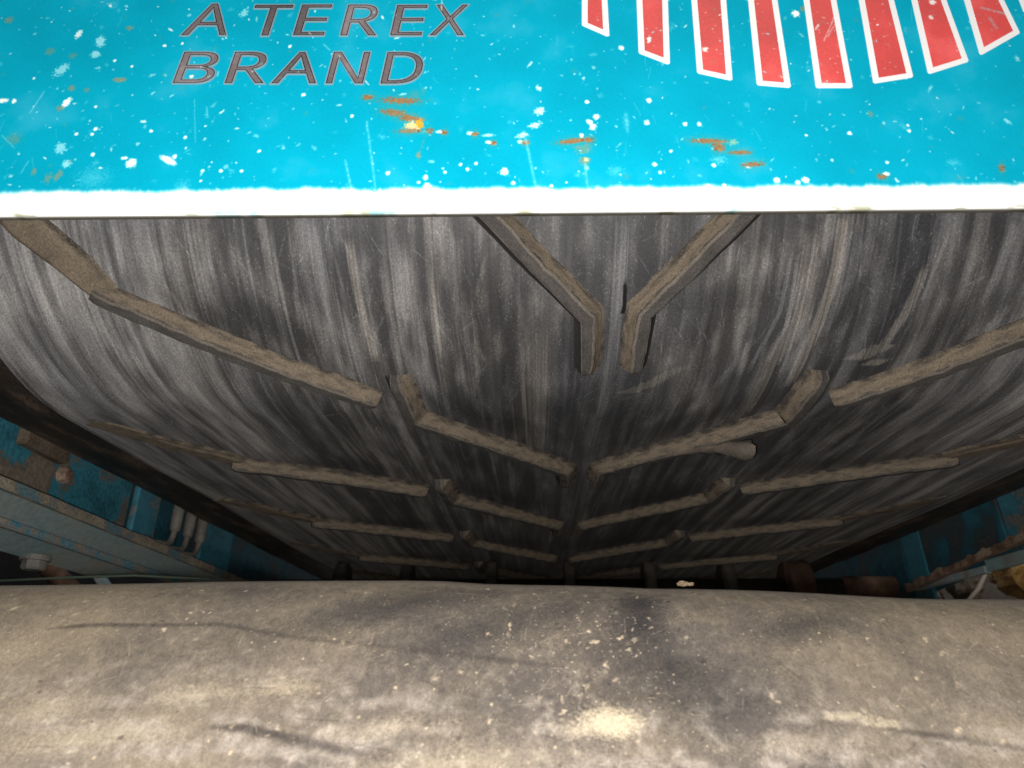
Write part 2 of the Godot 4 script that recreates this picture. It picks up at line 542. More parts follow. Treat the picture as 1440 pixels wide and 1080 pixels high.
func cleat_mesh(path: Array, near: float, wide: float, high: Callable, seed_: int, v_share := 1.0) -> ArrayMesh:
	# path: (across, along) of the far edge of the tip; near: +1 / -1, the side that faces the drum; high(f) 0..1 -> height
	var fine: Array[Vector2] = []
	for i in path.size() - 1:
		var n := maxi(1, int(path[i].distance_to(path[i + 1]) / 0.006))
		for k in n:
			fine.append(path[i].lerp(path[i + 1], float(k) / n))
	fine.append(path[-1])
	var fn := FastNoiseLite.new()
	fn.seed = seed_
	fn.frequency = 0.25
	for i in fine.size():   # no cleat is quite straight any more
		fine[i].y += 0.005 * fn.get_noise_1d(i * 0.11 + 700.0)
	var st := begin(true)
	var rows := []
	var uvs := []
	var along := 0.0
	var total := 0.0
	for i in fine.size() - 1:
		total += fine[i].distance_to(fine[i + 1])
	for i in fine.size():
		var d0 := (fine[i] - fine[maxi(i - 1, 0)]).normalized()
		var d1 := (fine[mini(i + 1, fine.size() - 1)] - fine[i]).normalized()
		if i == 0:
			d0 = d1
		if i == fine.size() - 1:
			d1 = d0
		var nrm := (d0.orthogonal() + d1.orthogonal()).normalized() * near
		nrm /= maxf(0.6, nrm.dot(d0.orthogonal() * near))
		if i > 0:
			along += fine[i].distance_to(fine[i - 1])
		var f := float(i) / (fine.size() - 1)
		var h: float = high.call(f) * (1.0 + 0.09 * fn.get_noise_1d(i * 0.7) + 0.06 * fn.get_noise_1d(i * 4.0))
		var w := wide * (1.0 + 0.08 * fn.get_noise_1d(i * 0.5 + 90.0))
		var j := fn.get_noise_1d(i * 1.6 + 300.0) * 0.0012 + fn.get_noise_1d(i * 7.0 + 500.0) * 0.0009
		var run := minf(along, total - along)   # worn round at both ends
		var tip := smoothstep(-0.004, 0.006, run)
		h *= 0.72 + 0.28 * tip
		w *= 0.72 + 0.28 * smoothstep(-0.004, 0.03, run)
		var r := []
		for k in [[w + 0.014, -0.002], [w + 0.0085, 0.0028], [w + 0.0050 + j, h * 0.55], [w + 0.0012 + j, h * 0.95], [w - 0.0004 + j, h * 1.0], [0.0018, h - j * 0.3], [-j * 0.4, h * 0.88], [-0.003, h * 0.30], [-0.008, -0.002]]:
			var p: Vector2 = fine[i] + nrm * k[0]
			r.append(on_belt(p.x, p.y, k[1]))
		rows.append(r)
		uvs.append(along)
	var vs := [0.0, 0.13, 0.32, 0.49, 0.57, 0.76, 0.82, 0.9, 1.0]
	var shift := rng.randf()
	var put := func(i: int, k: int) -> void:
		st.set_uv(Vector2(uvs[i] / 0.45 + shift, 0.12 + (vs[k] - 0.12) * v_share))
		st.add_vertex(rows[i][k])
	for i in rows.size() - 1:
		for k in 8:
			st.set_smooth_group([10, 11, 11, 12, 13, 14, 15, 15][k])
			var q := [[i, k], [i + 1, k], [i + 1, k + 1], [i, k], [i + 1, k + 1], [i, k + 1]]
			if near > 0.0:
				q.reverse()
			for e in q:
				put.call(e[0], e[1])
	st.set_smooth_group(2)
	for e in [0, rows.size() - 1]:
		for k in range(1, 8):
			var q := [k + 1, k, 0] if (e == 0) == (near > 0.0) else [0, k, k + 1]
			if k + 1 <= 8:
				for z in q:
					put.call(e, z)
	return mesh_of(st)

func cleat_picture() -> Image:
	var w := 1024
	var h := 128
	var g := bytes(w, h, w, h, 0.5, 3, 41)
	var p := bytes(w, h, w, 256, 0.018, 5, 42)
	var e := bytes(w, h, w, 8, 0.02, 4, 43)
	var l := bytes(w, h, 40, h, 0.2, 2, 44)
	var out := PackedByteArray()
	out.resize(w * h * 3)
	for y in h:
		var v := float(y) / h
		for x in w:
			var i := y * w + x
			var gr := g[i] / 255.0
			var pa := p[i] / 255.0
			var edge := 0.50 + (e[i] / 255.0 - 0.5) * 0.13 + (gr - 0.5) * 0.05
			var dust := clampf((edge - v) * 18.0, 0.0, 1.0)
			var k := 0.45 + 1.10 * gr
			var c := Vector3(0.315, 0.250, 0.180).lerp(Vector3(0.165, 0.134, 0.100), clampf((pa - 0.35) * 1.6 + (gr - 0.5) * 1.2, 0.0, 1.0)) * k
			# dust thins out towards the foot and lets the rubber show
			var thin := clampf((0.15 - v) * 6.0 + (gr - 0.5) * 2.4 + (pa - 0.5) * 1.2, 0.0, 1.0)
			c = c.lerp(Vector3(0.050, 0.048, 0.048), thin * clampf((0.30 - v) * 6.0, 0.0, 1.0))
			var tip := Vector3(0.110, 0.100, 0.089) * (0.50 + 0.5 * pa + 0.4 * gr + 0.2 * l[i] / 255.0)
			if v > 0.80:
				tip = Vector3(0.06, 0.056, 0.052) * (0.6 + gr)
			elif absf(v - 0.53) < 0.05 or absf(v - 0.78) < 0.02:
				tip = Vector3(0.29, 0.25, 0.205) * (0.40 + 0.5 * gr + 0.3 * pa)
			c = tip.lerp(c, dust)
			out[i * 3] = lut[int(clampf(c.x, 0, 1) * 4096.0)]
			out[i * 3 + 1] = lut[int(clampf(c.y, 0, 1) * 4096.0)]
			out[i * 3 + 2] = lut[int(clampf(c.z, 0, 1) * 4096.0)]
	return Image.create_from_data(w, h, false, Image.FORMAT_RGB8, out)

func chevron_belt() -> void:
	var o := thing("chevron_belt", "wide black chevron conveyor belt seen from below, scuffed, curving down behind the blue panel", "conveyor belt")
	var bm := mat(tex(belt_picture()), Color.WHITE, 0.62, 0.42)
	grit(bm, 5.6, 0.9)
	bm.heightmap_enabled = true
	bm.heightmap_texture = bm.albedo_texture
	bm.heightmap_scale = 0.05
	var fn := FastNoiseLite.new()
	fn.seed = 5
	fn.frequency = 1.7
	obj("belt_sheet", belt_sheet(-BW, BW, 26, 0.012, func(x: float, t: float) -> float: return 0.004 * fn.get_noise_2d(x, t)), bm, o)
	for s in [-1.0, 1.0]:
		var a := -BE if s < 0 else BW + 0.003
		var b := -BW - 0.003 if s < 0 else BE
		var lift := func(x: float, t: float) -> float: return -0.002 - 0.25 * pow(maxf(absf(x) - BW, 0.0), 1.3) + 0.003 * fn.get_noise_2d(x * 3.0 + 9.0, t * 2.0)
		var e := obj("belt_edge", belt_sheet(a, b, 5, 0.012, lift), mats.belt_edge, o)
		e.set_meta("label", "dark oily edge of the belt")
	var cm := mat(tex(cleat_picture()), Color.WHITE, 0.9, 0.3)
	grit(cm, 6.5)
	cm.heightmap_enabled = true
	cm.heightmap_texture = cm.albedo_texture
	cm.heightmap_scale = 0.22
	var full := func(_f: float) -> float: return 0.0147
	var worn := func(f: float) -> float: return 0.0147 * (0.62 + 0.38 * smoothstep(0.0, 0.35, f))
	for row in range(-1, 8):
		var ap := 0.2009 + (row - 1) * 0.36 + (0.004 * sin(row * 2.1))
		for s in [-1.0, 1.0]:
			var jig := rng.randf_range(-0.004, 0.004)
			var x0: float = 0.0285 * s + (0.002 if row == 0 else -0.006)
			var inner := [Vector2(x0, ap + 0.066), Vector2(x0 + 0.003 * s, ap), Vector2(0.206 * s, ap - 0.198 + jig), Vector2(0.211 * s, ap - 0.285)]
			var c := obj("cleat", cleat_mesh(inner, s, 0.0115, full, 60 + row * 9 + int(s)), cm, o)
			if row == 1 and s > 0:
				torn_flap(c, cm)
			var outer := [Vector2(0.235 * s, ap - 0.238 + jig), Vector2(0.35 * s, ap - 0.318), Vector2(0.465 * s, ap - 0.389)]
			obj("cleat", cleat_mesh(outer, s, 0.0115, full, 160 + row * 9 + int(s)), cm, o)
			var low := func(f: float) -> float: return lerpf(0.0065, 0.0012, f)
			obj("ridge", cleat_mesh([Vector2(0.459 * s, ap - 0.383), Vector2(0.52 * s, ap - 0.448), Vector2(0.577 * s, ap - 0.535)], s, 0.021, low, 260 + row, 0.42), cm, o)

func torn_flap(c: Node3D, cm: Material) -> void:
	# a strip of rubber torn off the far edge of the tip, curling down at its free end
	var st := begin(true)
	var ring := []
	var mids := []
	for i in 11:
		var f := i / 10.0
		var p := Vector2(lerpf(0.095, 0.172, f), lerpf(0.112, 0.047, f) + 0.008 * f * f)
		var drop := 0.0125 + 0.0135 * pow(f, 1.7)
		var hw := lerpf(0.003, 0.0135, f) * (1.0 if i < 10 else 0.7)
		var th := lerpf(0.0035, 0.0120, f * f)
		var r := []
		for k in 8:
			var a := TAU * k / 8.0
			var j := 1.0 + rng.randf_range(-0.42, 0.34) * f
			r.append(on_belt(p.x + rng.randf_range(-0.0022, 0.0022) * f, p.y + cos(a) * hw * j, drop + sin(a) * th * j))
		ring.append(r)
		mids.append(on_belt(p.x, p.y, drop))
	for i in 10:
		for k in 8:
			var n := (k + 1) % 8
			quad(st, ring[i][k], ring[i][n], ring[i + 1][n], ring[i + 1][k], ring[i][k] + ring[i + 1][n] - mids[i] - mids[i + 1])
	st.set_smooth_group(3)
	for e in [0, 10]:
		for k in 8:
			tri(st, mids[e], ring[e][k], ring[e][(k + 1) % 8], mids[e] - mids[5])
	obj("torn_flap", mesh_of(st), mats.torn, c)

# ---------------------------------------------------------------- painted guard
const PU := Vector2(-0.50, 0.475)    # where the picture of the guard begins (across, up)
const PS := Vector2(0.82, 0.213)
const PW := 2048
const PH := 532
var pictures: Array = []
var inks := {"w": Color(0.93, 0.95, 0.93), "s": Color(0.60, 0.86, 0.89), "k": Color(0.55, 0.57, 0.46), "r": Color(0.60, 0.36, 0.19), "c": Color(0.90, 0.80, 0.56), "y": Color(0.88, 0.62, 0.16)}

func panel_uv(x: float, y: float) -> Vector2:
	return Vector2((x - PU.x) / PS.x, (PU.y - y) / PS.y)

func mark(ink: String, x: float, y: float, rx: float, ry: float, turn: float, a: float, rough: float, soft: float) -> void:
	var p := panel_uv(x, y) * Vector2(PW, PH)
	var c: Color = inks[ink]
	var s := PW / PS.x
	dab(pictures, p.x, p.y, maxf(rx * s, 0.8), maxf(ry * s, 0.8), turn, Color(c.r, c.g, c.b, a), soft, rough)
	if ink == "r":   # a stain round it
		dab(pictures, p.x, p.y, rx * s * 1.5, ry * s * 2.2 + 3.0, turn, Color(0.55, 0.58, 0.48, 0.40), 1.0, 0.9)
	if ink == "r":   # bare, pitted metal: darker and lighter flecks inside the rust
		for i in 10:
			var q := p + Vector2(rng.randf_range(-0.8, 0.8) * rx, rng.randf_range(-0.7, 0.7) * ry) * s
			var d: Color = [Color(0.42, 0.25, 0.13), Color(0.78, 0.55, 0.34), Color(0.68, 0.47, 0.30)][i % 3]
			dab(pictures, q.x, q.y, rng.randf_range(1.0, 4.0), rng.randf_range(0.8, 1.6), turn, Color(d.r, d.g, d.b, 0.75), 0.7, 0.5)

func rub(ink: String, x0: float, y0: float, x1: float, y1: float, w: float, a: float) -> void:
	var c: Color = inks[ink]
	scratch(pictures, panel_uv(x0, y0) * Vector2(PW, PH), panel_uv(x1, y1) * Vector2(PW, PH), maxf(w * PW / PS.x * 0.5, 0.8), Color(c.r, c.g, c.b, a), 1.2)

func fold_y(x: float) -> float:
	return 0.2891 - 0.0124 * (x + 0.41)

func lip_y(x: float) -> float:
	return 0.2788 - 0.0095 * (x + 0.405)

func tinted(c: Color, amount: float, cloud: PackedByteArray, fine: PackedByteArray) -> Image:
	# an even coat of paint with faint chalking (c is linear)
	var out := PackedByteArray()
	out.resize(PW * PH * 3)
	for i in PW * PH:
		var k := 1.0 + (cloud[i] / 255.0 - 0.5) * amount + (fine[i] / 255.0 - 0.5) * amount * 0.5
		var chalk := maxf(cloud[i] / 255.0 - 0.66, 0.0) * amount * 0.3
		out[i * 3] = lut[int(clampf(c.r * k + chalk, 0, 1) * 4096.0)]
		out[i * 3 + 1] = lut[int(clampf(c.g * k + chalk, 0, 1) * 4096.0)]
		out[i * 3 + 2] = lut[int(clampf(c.b * k + chalk, 0, 1) * 4096.0)]
	return Image.create_from_data(PW, PH, false, Image.FORMAT_RGB8, out)

func paint_guard() -> void:
	var cloud := bytes(PW, PH, 512, 133, 0.02, 5, 51)
	var fine := bytes(PW, PH, PW, PH, 0.15, 2, 52)
	var blue := tinted(Color(0.001, 0.350, 0.490), 0.20, cloud, fine)
	var red := tinted(Color(0.62, 0.050, 0.045), 0.5, cloud, fine)
	var ink := tinted(Color(0.150, 0.118, 0.122), 0.8, cloud, fine)
	pictures = [blue, red, ink]
	mark("r", -0.1811, 0.3625, 0.0048, 0.0025, 0.00, 0.90, 0.70, 0.40)
	mark("r", -0.1589, 0.3588, 0.0143, 0.0031, 0.08, 0.95, 0.90, 0.40)
	mark("k", -0.1497, 0.3642, 0.0067, 0.0056, 0.00, 0.35, 0.60, 0.90)
	mark("r", -0.1629, 0.3485, 0.0104, 0.0030, 0.20, 0.90, 0.80, 0.40)
	mark("r", -0.1509, 0.3433, 0.0094, 0.0030, 0.15, 0.95, 0.80, 0.40)
	mark("c", -0.1495, 0.3367, 0.0065, 0.0048, 0.00, 1.00, 0.90, 0.40)
	mark("y", -0.1450, 0.3384, 0.0028, 0.0048, 0.00, 1.00, 0.80, 0.40)
	mark("r", -0.1516, 0.3326, 0.0093, 0.0021, 0.00, 0.70, 0.90, 0.40)
	mark("r", -0.1386, 0.3323, 0.0028, 0.0024, 0.00, 0.70, 0.80, 0.40)
	mark("k", -0.1445, 0.3126, 0.0018, 0.0034, 0.00, 0.80, 0.80, 0.40)
	rub("k", -0.1415, 0.3253, -0.1441, 0.3138, 0.0014, 0.60)
	mark("r", -0.1288, 0.3309, 0.0028, 0.0021, 0.00, 0.90, 0.70, 0.40)
	mark("w", -0.1321, 0.3315, 0.0023, 0.0018, 0.00, 0.80, 0.60, 0.40)
	mark("r", -0.1088, 0.3292, 0.0028, 0.0021, 0.00, 0.90, 0.70, 0.40)
	mark("w", -0.1121, 0.3299, 0.0023, 0.0018, 0.00, 0.80, 0.60, 0.40)
	mark("r", -0.0968, 0.3213, 0.0027, 0.0020, 0.00, 0.90, 0.70, 0.40)
	mark("w", -0.1000, 0.3220, 0.0023, 0.0017, 0.00, 0.80, 0.60, 0.40)
	mark("r", -0.0762, 0.3214, 0.0027, 0.0020, 0.00, 0.90, 0.70, 0.40)
	mark("w", -0.0794, 0.3221, 0.0023, 0.0017, 0.00, 0.80, 0.60, 0.40)
	mark("w", -0.1001, 0.3278, 0.0046, 0.0015, 0.00, 0.70, 0.50, 0.40)
	mark("r", -0.0452, 0.3218, 0.0118, 0.0023, -0.12, 0.95, 0.80, 0.40)
	mark("r", -0.0351, 0.3222, 0.0036, 0.0023, 0.00, 0.80, 0.80, 0.40)
	mark("k", -0.0390, 0.3148, 0.0063, 0.0046, 0.00, 0.60, 1.00, 0.40)
	mark("k", -0.0385, 0.3057, 0.0040, 0.0039, 0.00, 0.70, 1.00, 0.40)
	mark("c", -0.0375, 0.3068, 0.0022, 0.0017, 0.00, 0.80, 0.80, 0.40)
	mark("r", 0.0402, 0.3198, 0.0126, 0.0023, 0.05, 0.95, 0.80, 0.40)
	mark("r", 0.0464, 0.3145, 0.0045, 0.0040, 0.30, 0.90, 0.90, 0.40)
	mark("r", 0.0593, 0.3102, 0.0080, 0.0020, 0.00, 0.85, 0.80, 0.40)
	mark("r", 0.0660, 0.3005, 0.0079, 0.0022, -0.12, 0.90, 0.80, 0.40)
	mark("c", 0.0558, 0.3183, 0.0036, 0.0029, 0.00, 0.50, 0.80, 0.40)
	mark("r", 0.1437, 0.2895, 0.0039, 0.0022, -0.20, 0.90, 0.80, 0.40)
	mark("w", 0.1467, 0.2916, 0.0026, 0.0016, 0.00, 0.90, 0.60, 0.40)
	mark("r", 0.2173, 0.2944, 0.0021, 0.0033, 0.30, 0.70, 0.80, 0.40)
	mark("k", 0.1459, 0.3393, 0.0022, 0.0029, 0.00, 0.60, 0.70, 0.40)
	mark("w", -0.3069, 0.3123, 0.0084, 0.0029, 0.55, 1.00, 0.20, 0.40)
	mark("w", -0.3308, 0.3105, 0.0042, 0.0046, -0.30, 1.00, 0.40, 0.40)
	mark("w", -0.3364, 0.3147, 0.0028, 0.0017, 0.00, 0.90, 0.60, 0.40)
	mark("s", -0.3762, 0.4193, 0.0041, 0.0062, -0.30, 0.90, 0.70, 0.40)
	mark("s", -0.3769, 0.4070, 0.0041, 0.0041, -0.50, 0.85, 0.70, 0.40)
	mark("w", -0.3939, 0.4267, 0.0026, 0.0049, 0.20, 0.90, 0.60, 0.40)
	mark("s", -0.3977, 0.3930, 0.0046, 0.0073, 0.60, 0.80, 0.80, 0.40)
	mark("w", -0.3866, 0.3630, 0.0030, 0.0057, 0.40, 1.00, 0.50, 0.40)
	mark("k", -0.3898, 0.3581, 0.0030, 0.0031, 0.00, 0.70, 0.80, 0.40)
	mark("s", -0.2771, 0.4441, 0.0031, 0.0050, 0.20, 0.80, 0.90, 0.40)
	mark("k", -0.3542, 0.3826, 0.0055, 0.0026, 0.05, 0.80, 0.30, 0.30)
	mark("k", -0.4103, 0.4107, 0.0041, 0.0041, 0.00, 0.50, 0.80, 0.40)
	mark("k", -0.3929, 0.4062, 0.0031, 0.0034, 0.00, 0.50, 0.80, 0.40)
	mark("k", -0.4490, 0.4426, 0.0037, 0.0036, 0.00, 0.70, 0.70, 0.40)
	mark("k", -0.3579, 0.4319, 0.0031, 0.0028, 0.00, 0.70, 0.70, 0.40)
	mark("w", -0.4313, 0.3661, 0.0050, 0.0026, 0.00, 1.00, 0.50, 0.40)
	mark("w", -0.4236, 0.3653, 0.0020, 0.0025, 0.00, 1.00, 0.50, 0.40)
	mark("k", -0.3863, 0.3757, 0.0030, 0.0032, 0.00, 0.70, 0.70, 0.40)
	mark("k", -0.3751, 0.3741, 0.0025, 0.0026, 0.00, 0.60, 0.70, 0.40)
	rub("s", -0.4046, 0.3737, -0.4094, 0.3549, 0.0019, 0.70)
	rub("s", -0.3992, 0.3138, -0.4020, 0.3035, 0.0014, 0.60)
	rub("s", -0.4235, 0.3357, -0.4117, 0.3246, 0.0014, 0.60)
	mark("k", -0.4139, 0.3324, 0.0068, 0.0060, 0.00, 0.50, 1.00, 0.80)
	mark("s", -0.3806, 0.3239, 0.0043, 0.0053, -0.30, 0.80, 0.90, 0.40)
	mark("s", -0.3735, 0.3109, 0.0033, 0.0035, -0.40, 0.90, 0.80, 0.40)
	mark("k", -0.3764, 0.3018, 0.0023, 0.0057, 0.30, 0.70, 0.90, 0.40)
	mark("k", -0.3828, 0.2997, 0.0028, 0.0045, 0.00, 0.60, 0.90, 0.40)
	mark("k", -0.3935, 0.3051, 0.0019, 0.0034, 0.00, 0.70, 0.70, 0.40)
	mark("s", -0.3534, 0.2991, 0.0140, 0.0113, 0.00, 0.35, 1.00, 1.00)
	mark("s", -0.2941, 0.2911, 0.0064, 0.0067, 0.00, 0.35, 0.90, 1.00)
	mark("w", -0.3610, 0.3396, 0.0019, 0.0021, 0.00, 1.00, 0.45, 0.45)
	mark("w", -0.3624, 0.3354, 0.0015, 0.0017, 0.00, 1.00, 0.45, 0.45)
	mark("w", -0.3730, 0.3356, 0.0015, 0.0017, 0.00, 1.00, 0.45, 0.45)
	mark("w", -0.3579, 0.3181, 0.0019, 0.0021, 0.00, 1.00, 0.45, 0.45)
	mark("w", -0.3291, 0.4137, 0.0016, 0.0019, 0.00, 1.00, 0.45, 0.45)
	mark("w", -0.3617, 0.4005, 0.0014, 0.0016, 0.00, 1.00, 0.45, 0.45)
	mark("w", -0.3484, 0.3948, 0.0012, 0.0014, 0.00, 1.00, 0.45, 0.45)
	mark("w", -0.3655, 0.3587, 0.0014, 0.0015, 0.00, 1.00, 0.45, 0.45)
	mark("w", -0.3033, 0.3151, 0.0019, 0.0020, 0.00, 1.00, 0.45, 0.45)
	mark("w", -0.3231, 0.3368, 0.0015, 0.0017, 0.00, 1.00, 0.45, 0.45)
	mark("w", -0.2992, 0.3309, 0.0015, 0.0017, 0.00, 1.00, 0.45, 0.45)
	mark("w", -0.2830, 0.3032, 0.0015, 0.0016, 0.00, 1.00, 0.45, 0.45)
	mark("w", -0.2826, 0.2953, 0.0011, 0.0012, 0.00, 1.00, 0.45, 0.45)
	mark("w", -0.3046, 0.3844, 0.0016, 0.0018, 0.00, 1.00, 0.45, 0.45)
	mark("w", -0.3168, 0.4154, 0.0012, 0.0014, 0.00, 1.00, 0.45, 0.45)
	mark("w", -0.4153, 0.3856, 0.0012, 0.0014, 0.00, 1.00, 0.45, 0.45)
	mark("w", -0.1378, 0.2878, 0.0032, 0.0035, 0.00, 1.00, 0.45, 0.45)
	mark("w", -0.1391, 0.2950, 0.0022, 0.0023, 0.00, 1.00, 0.45, 0.45)
	mark("w", -0.1434, 0.2912, 0.0014, 0.0015, 0.00, 1.00, 0.45, 0.45)
	mark("w", -0.0893, 0.2984, 0.0032, 0.0035, 0.00, 1.00, 0.45, 0.45)
	mark("w", -0.0324, 0.3332, 0.0029, 0.0033, 0.00, 1.00, 0.45, 0.45)
	mark("w", -0.0336, 0.3368, 0.0022, 0.0025, 0.00, 1.00, 0.45, 0.45)
	mark("w", -0.0297, 0.3415, 0.0026, 0.0029, 0.00, 1.00, 0.45, 0.45)
	mark("w", 0.0026, 0.3359, 0.0022, 0.0025, 0.00, 1.00, 0.45, 0.45)
	mark("w", -0.0101, 0.4019, 0.0023, 0.0028, 0.00, 1.00, 0.45, 0.45)
	mark("w", -0.0352, 0.3543, 0.0019, 0.0021, 0.00, 1.00, 0.45, 0.45)
	mark("w", -0.0350, 0.3380, 0.0018, 0.0021, 0.00, 1.00, 0.45, 0.45)
	mark("w", -0.0400, 0.3263, 0.0018, 0.0020, 0.00, 1.00, 0.45, 0.45)
	mark("w", 0.0053, 0.3545, 0.0022, 0.0026, 0.00, 1.00, 0.45, 0.45)
	mark("w", 0.0966, 0.2878, 0.0028, 0.0030, 0.00, 1.00, 0.45, 0.45)
	mark("w", 0.0916, 0.2862, 0.0021, 0.0023, 0.00, 1.00, 0.45, 0.45)
	mark("w", 0.0793, 0.2881, 0.0024, 0.0027, 0.00, 1.00, 0.45, 0.45)
	mark("w", 0.0466, 0.2850, 0.0017, 0.0019, 0.00, 1.00, 0.45, 0.45)
	mark("w", 0.0366, 0.2847, 0.0021, 0.0023, 0.00, 1.00, 0.45, 0.45)
	mark("w", 0.1489, 0.3003, 0.0014, 0.0015, 0.00, 1.00, 0.45, 0.45)
	mark("w", 0.0362, 0.3339, 0.0018, 0.0021, 0.00, 1.00, 0.45, 0.45)
	mark("w", 0.0271, 0.3341, 0.0018, 0.0021, 0.00, 1.00, 0.45, 0.45)
	mark("w", 0.1677, 0.3294, 0.0011, 0.0012, 0.00, 1.00, 0.45, 0.45)
	mark("w", 0.1300, 0.3239, 0.0018, 0.0020, 0.00, 1.00, 0.45, 0.45)
	mark("w", 0.1676, 0.3248, 0.0014, 0.0016, 0.00, 1.00, 0.45, 0.45)
	mark("w", 0.1026, 0.3229, 0.0011, 0.0012, 0.00, 1.00, 0.45, 0.45)
	mark("w", -0.1271, 0.2987, 0.0014, 0.0016, 0.00, 1.00, 0.45, 0.45)
	mark("w", -0.1173, 0.3046, 0.0014, 0.0016, 0.00, 1.00, 0.45, 0.45)
	mark("w", -0.1127, 0.3006, 0.0014, 0.0016, 0.00, 1.00, 0.45, 0.45)
	mark("w", -0.1074, 0.3050, 0.0014, 0.0016, 0.00, 1.00, 0.45, 0.45)
	mark("w", -0.1632, 0.2989, 0.0018, 0.0020, 0.00, 1.00, 0.45, 0.45)
	mark("w", -0.1906, 0.3462, 0.0015, 0.0017, 0.00, 1.00, 0.45, 0.45)
	mark("w", -0.2251, 0.3656, 0.0019, 0.0022, 0.00, 1.00, 0.45, 0.45)
	mark("w", -0.2399, 0.4103, 0.0016, 0.0019, 0.00, 1.00, 0.45, 0.45)
	mark("w", -0.2484, 0.3185, 0.0015, 0.0016, 0.00, 1.00, 0.45, 0.45)
	mark("w", -0.2710, 0.3029, 0.0015, 0.0016, 0.00, 1.00, 0.45, 0.45)
	mark("w", -0.2576, 0.3026, 0.0015, 0.0016, 0.00, 1.00, 0.45, 0.45)
	mark("w", 0.0418, 0.3005, 0.0018, 0.0019, 0.00, 1.00, 0.45, 0.45)
	mark("w", 0.0051, 0.3019, 0.0018, 0.0020, 0.00, 1.00, 0.45, 0.45)
	mark("w", 0.0081, 0.2957, 0.0014, 0.0015, 0.00, 1.00, 0.45, 0.45)
	mark("w", -0.0839, 0.2894, 0.0018, 0.0019, 0.00, 1.00, 0.45, 0.45)
	mark("w", -0.0600, 0.2867, 0.0014, 0.0015, 0.00, 1.00, 0.45, 0.45)
	mark("w", 0.0162, 0.3123, 0.0014, 0.0016, 0.00, 1.00, 0.45, 0.45)
	rub("s", -0.1915, 0.3097, -0.1846, 0.2844, 0.0024, 0.60)
	rub("s", -0.1803, 0.3417, -0.1699, 0.2852, 0.0024, 0.60)
	rub("s", -0.0770, 0.3302, -0.0693, 0.2831, 0.0029, 0.60)
	mark("w", -0.0784, 0.3273, 0.0046, 0.0023, -0.30, 0.70, 0.90, 0.40)
	mark("w", -0.0696, 0.3353, 0.0055, 0.0024, -0.30, 0.80, 0.80, 0.40)
	mark("w", -0.0667, 0.3472, 0.0042, 0.0036, -0.50, 0.80, 0.80, 0.40)
	rub("s", -0.0386, 0.3034, -0.0376, 0.2835, 0.0024, 0.50)
	rub("s", -0.2988, 0.3632, -0.2918, 0.3265, 0.0014, 0.50)
	rub("s", -0.2895, 0.3567, -0.2869, 0.3474, 0.0019, 0.60)
	rub("s", -0.0102, 0.3434, -0.0102, 0.3285, 0.0029, 0.40)
	mark("s", -0.0106, 0.3374, 0.0028, 0.0083, 0.00, 0.35, 0.80, 0.90)
	mark("s", 0.0453, 0.3043, 0.0062, 0.0045, 0.00, 0.50, 0.90, 0.90)
	mark("s", -0.0197, 0.2974, 0.0062, 0.0050, 0.00, 0.40, 0.90, 0.90)
	mark("s", 0.1892, 0.2994, 0.0060, 0.0033, 0.00, 0.40, 0.90, 0.90)
	rub("w", -0.1352, 0.4408, -0.1351, 0.4521, 0.0019, 0.90)
	rub("w", -0.2284, 0.4236, -0.2243, 0.4180, 0.0014, 0.90)
	rub("w", -0.1842, 0.3772, -0.1815, 0.3733, 0.0014, 0.90)
	rub("s", -0.2161, 0.4116, -0.2115, 0.4061, 0.0019, 0.60)
	rub("w", 0.1377, 0.4255, 0.1272, 0.4037, 0.0019, 0.60)
	rub("w", 0.1390, 0.4220, 0.1303, 0.4075, 0.0014, 0.60)
	rub("w", 0.1258, 0.4184, 0.1232, 0.4144, 0.0024, 0.90)
	rub("w", 0.1778, 0.4345, 0.1789, 0.4140, 0.0019, 0.80)
	rub("s", 0.2391, 0.4310, 0.2534, 0.4251, 0.0038, 0.50)
	rub("s", 0.2421, 0.4221, 0.2442, 0.4119, 0.0043, 0.40)
	mark("w", 0.1122, 0.4305, 0.0034, 0.0041, -0.30, 1.00, 0.50, 0.40)
	mark("k", 0.1178, 0.4351, 0.0024, 0.0035, 0.00, 0.70, 0.70, 0.40)
	mark("w", 0.0093, 0.4087, 0.0019, 0.0040, 0.20, 0.90, 0.70, 0.40)
	mark("w", 0.0465, 0.3983, 0.0024, 0.0026, -0.50, 0.90, 0.60, 0.40)
	mark("w", 0.2072, 0.4377, 0.0029, 0.0028, 0.30, 0.90, 0.50, 0.40)
	mark("w", 0.2030, 0.4234, 0.0019, 0.0027, 0.00, 0.80, 0.50, 0.40)
	for i in 900:
		var x := rng.randf_range(-0.46, 0.28)
		var y := rng.randf_range(0.275, 0.47)
		var big := rng.randf() < 0.14
		var r := rng.randf_range(0.0009, 0.0021) if big else rng.randf_range(0.00045, 0.0010)
		mark("w" if rng.randf() < 0.45 else "s", x, y, r * rng.randf_range(0.6, 2.2), r * rng.randf_range(0.4, 1.1), rng.randf() * 3.0, rng.randf_range(0.30, 0.95), 0.7, 0.55)
	for i in 190:
		var p := Vector2(rng.randf_range(-0.46, 0.28), rng.randf_range(0.28, 0.47))
		mark(["k", "s", "s"][i % 3], p.x, p.y, rng.randf_range(0.0012, 0.004), rng.randf_range(0.001, 0.003), rng.randf() * 3.0, rng.randf_range(0.12, 0.4), 0.8, 0.9)
	for i in 110:
		var p := Vector2(rng.randf_range(-0.46, 0.28), rng.randf_range(0.28, 0.47))
		var d := Vector2(rng.randf_range(-0.004, 0.004), rng.randf_range(-0.012, 0.012))
		rub("s", p.x, p.y, p.x + d.x, p.y + d.y, 0.0006, rng.randf_range(0.2, 0.6))
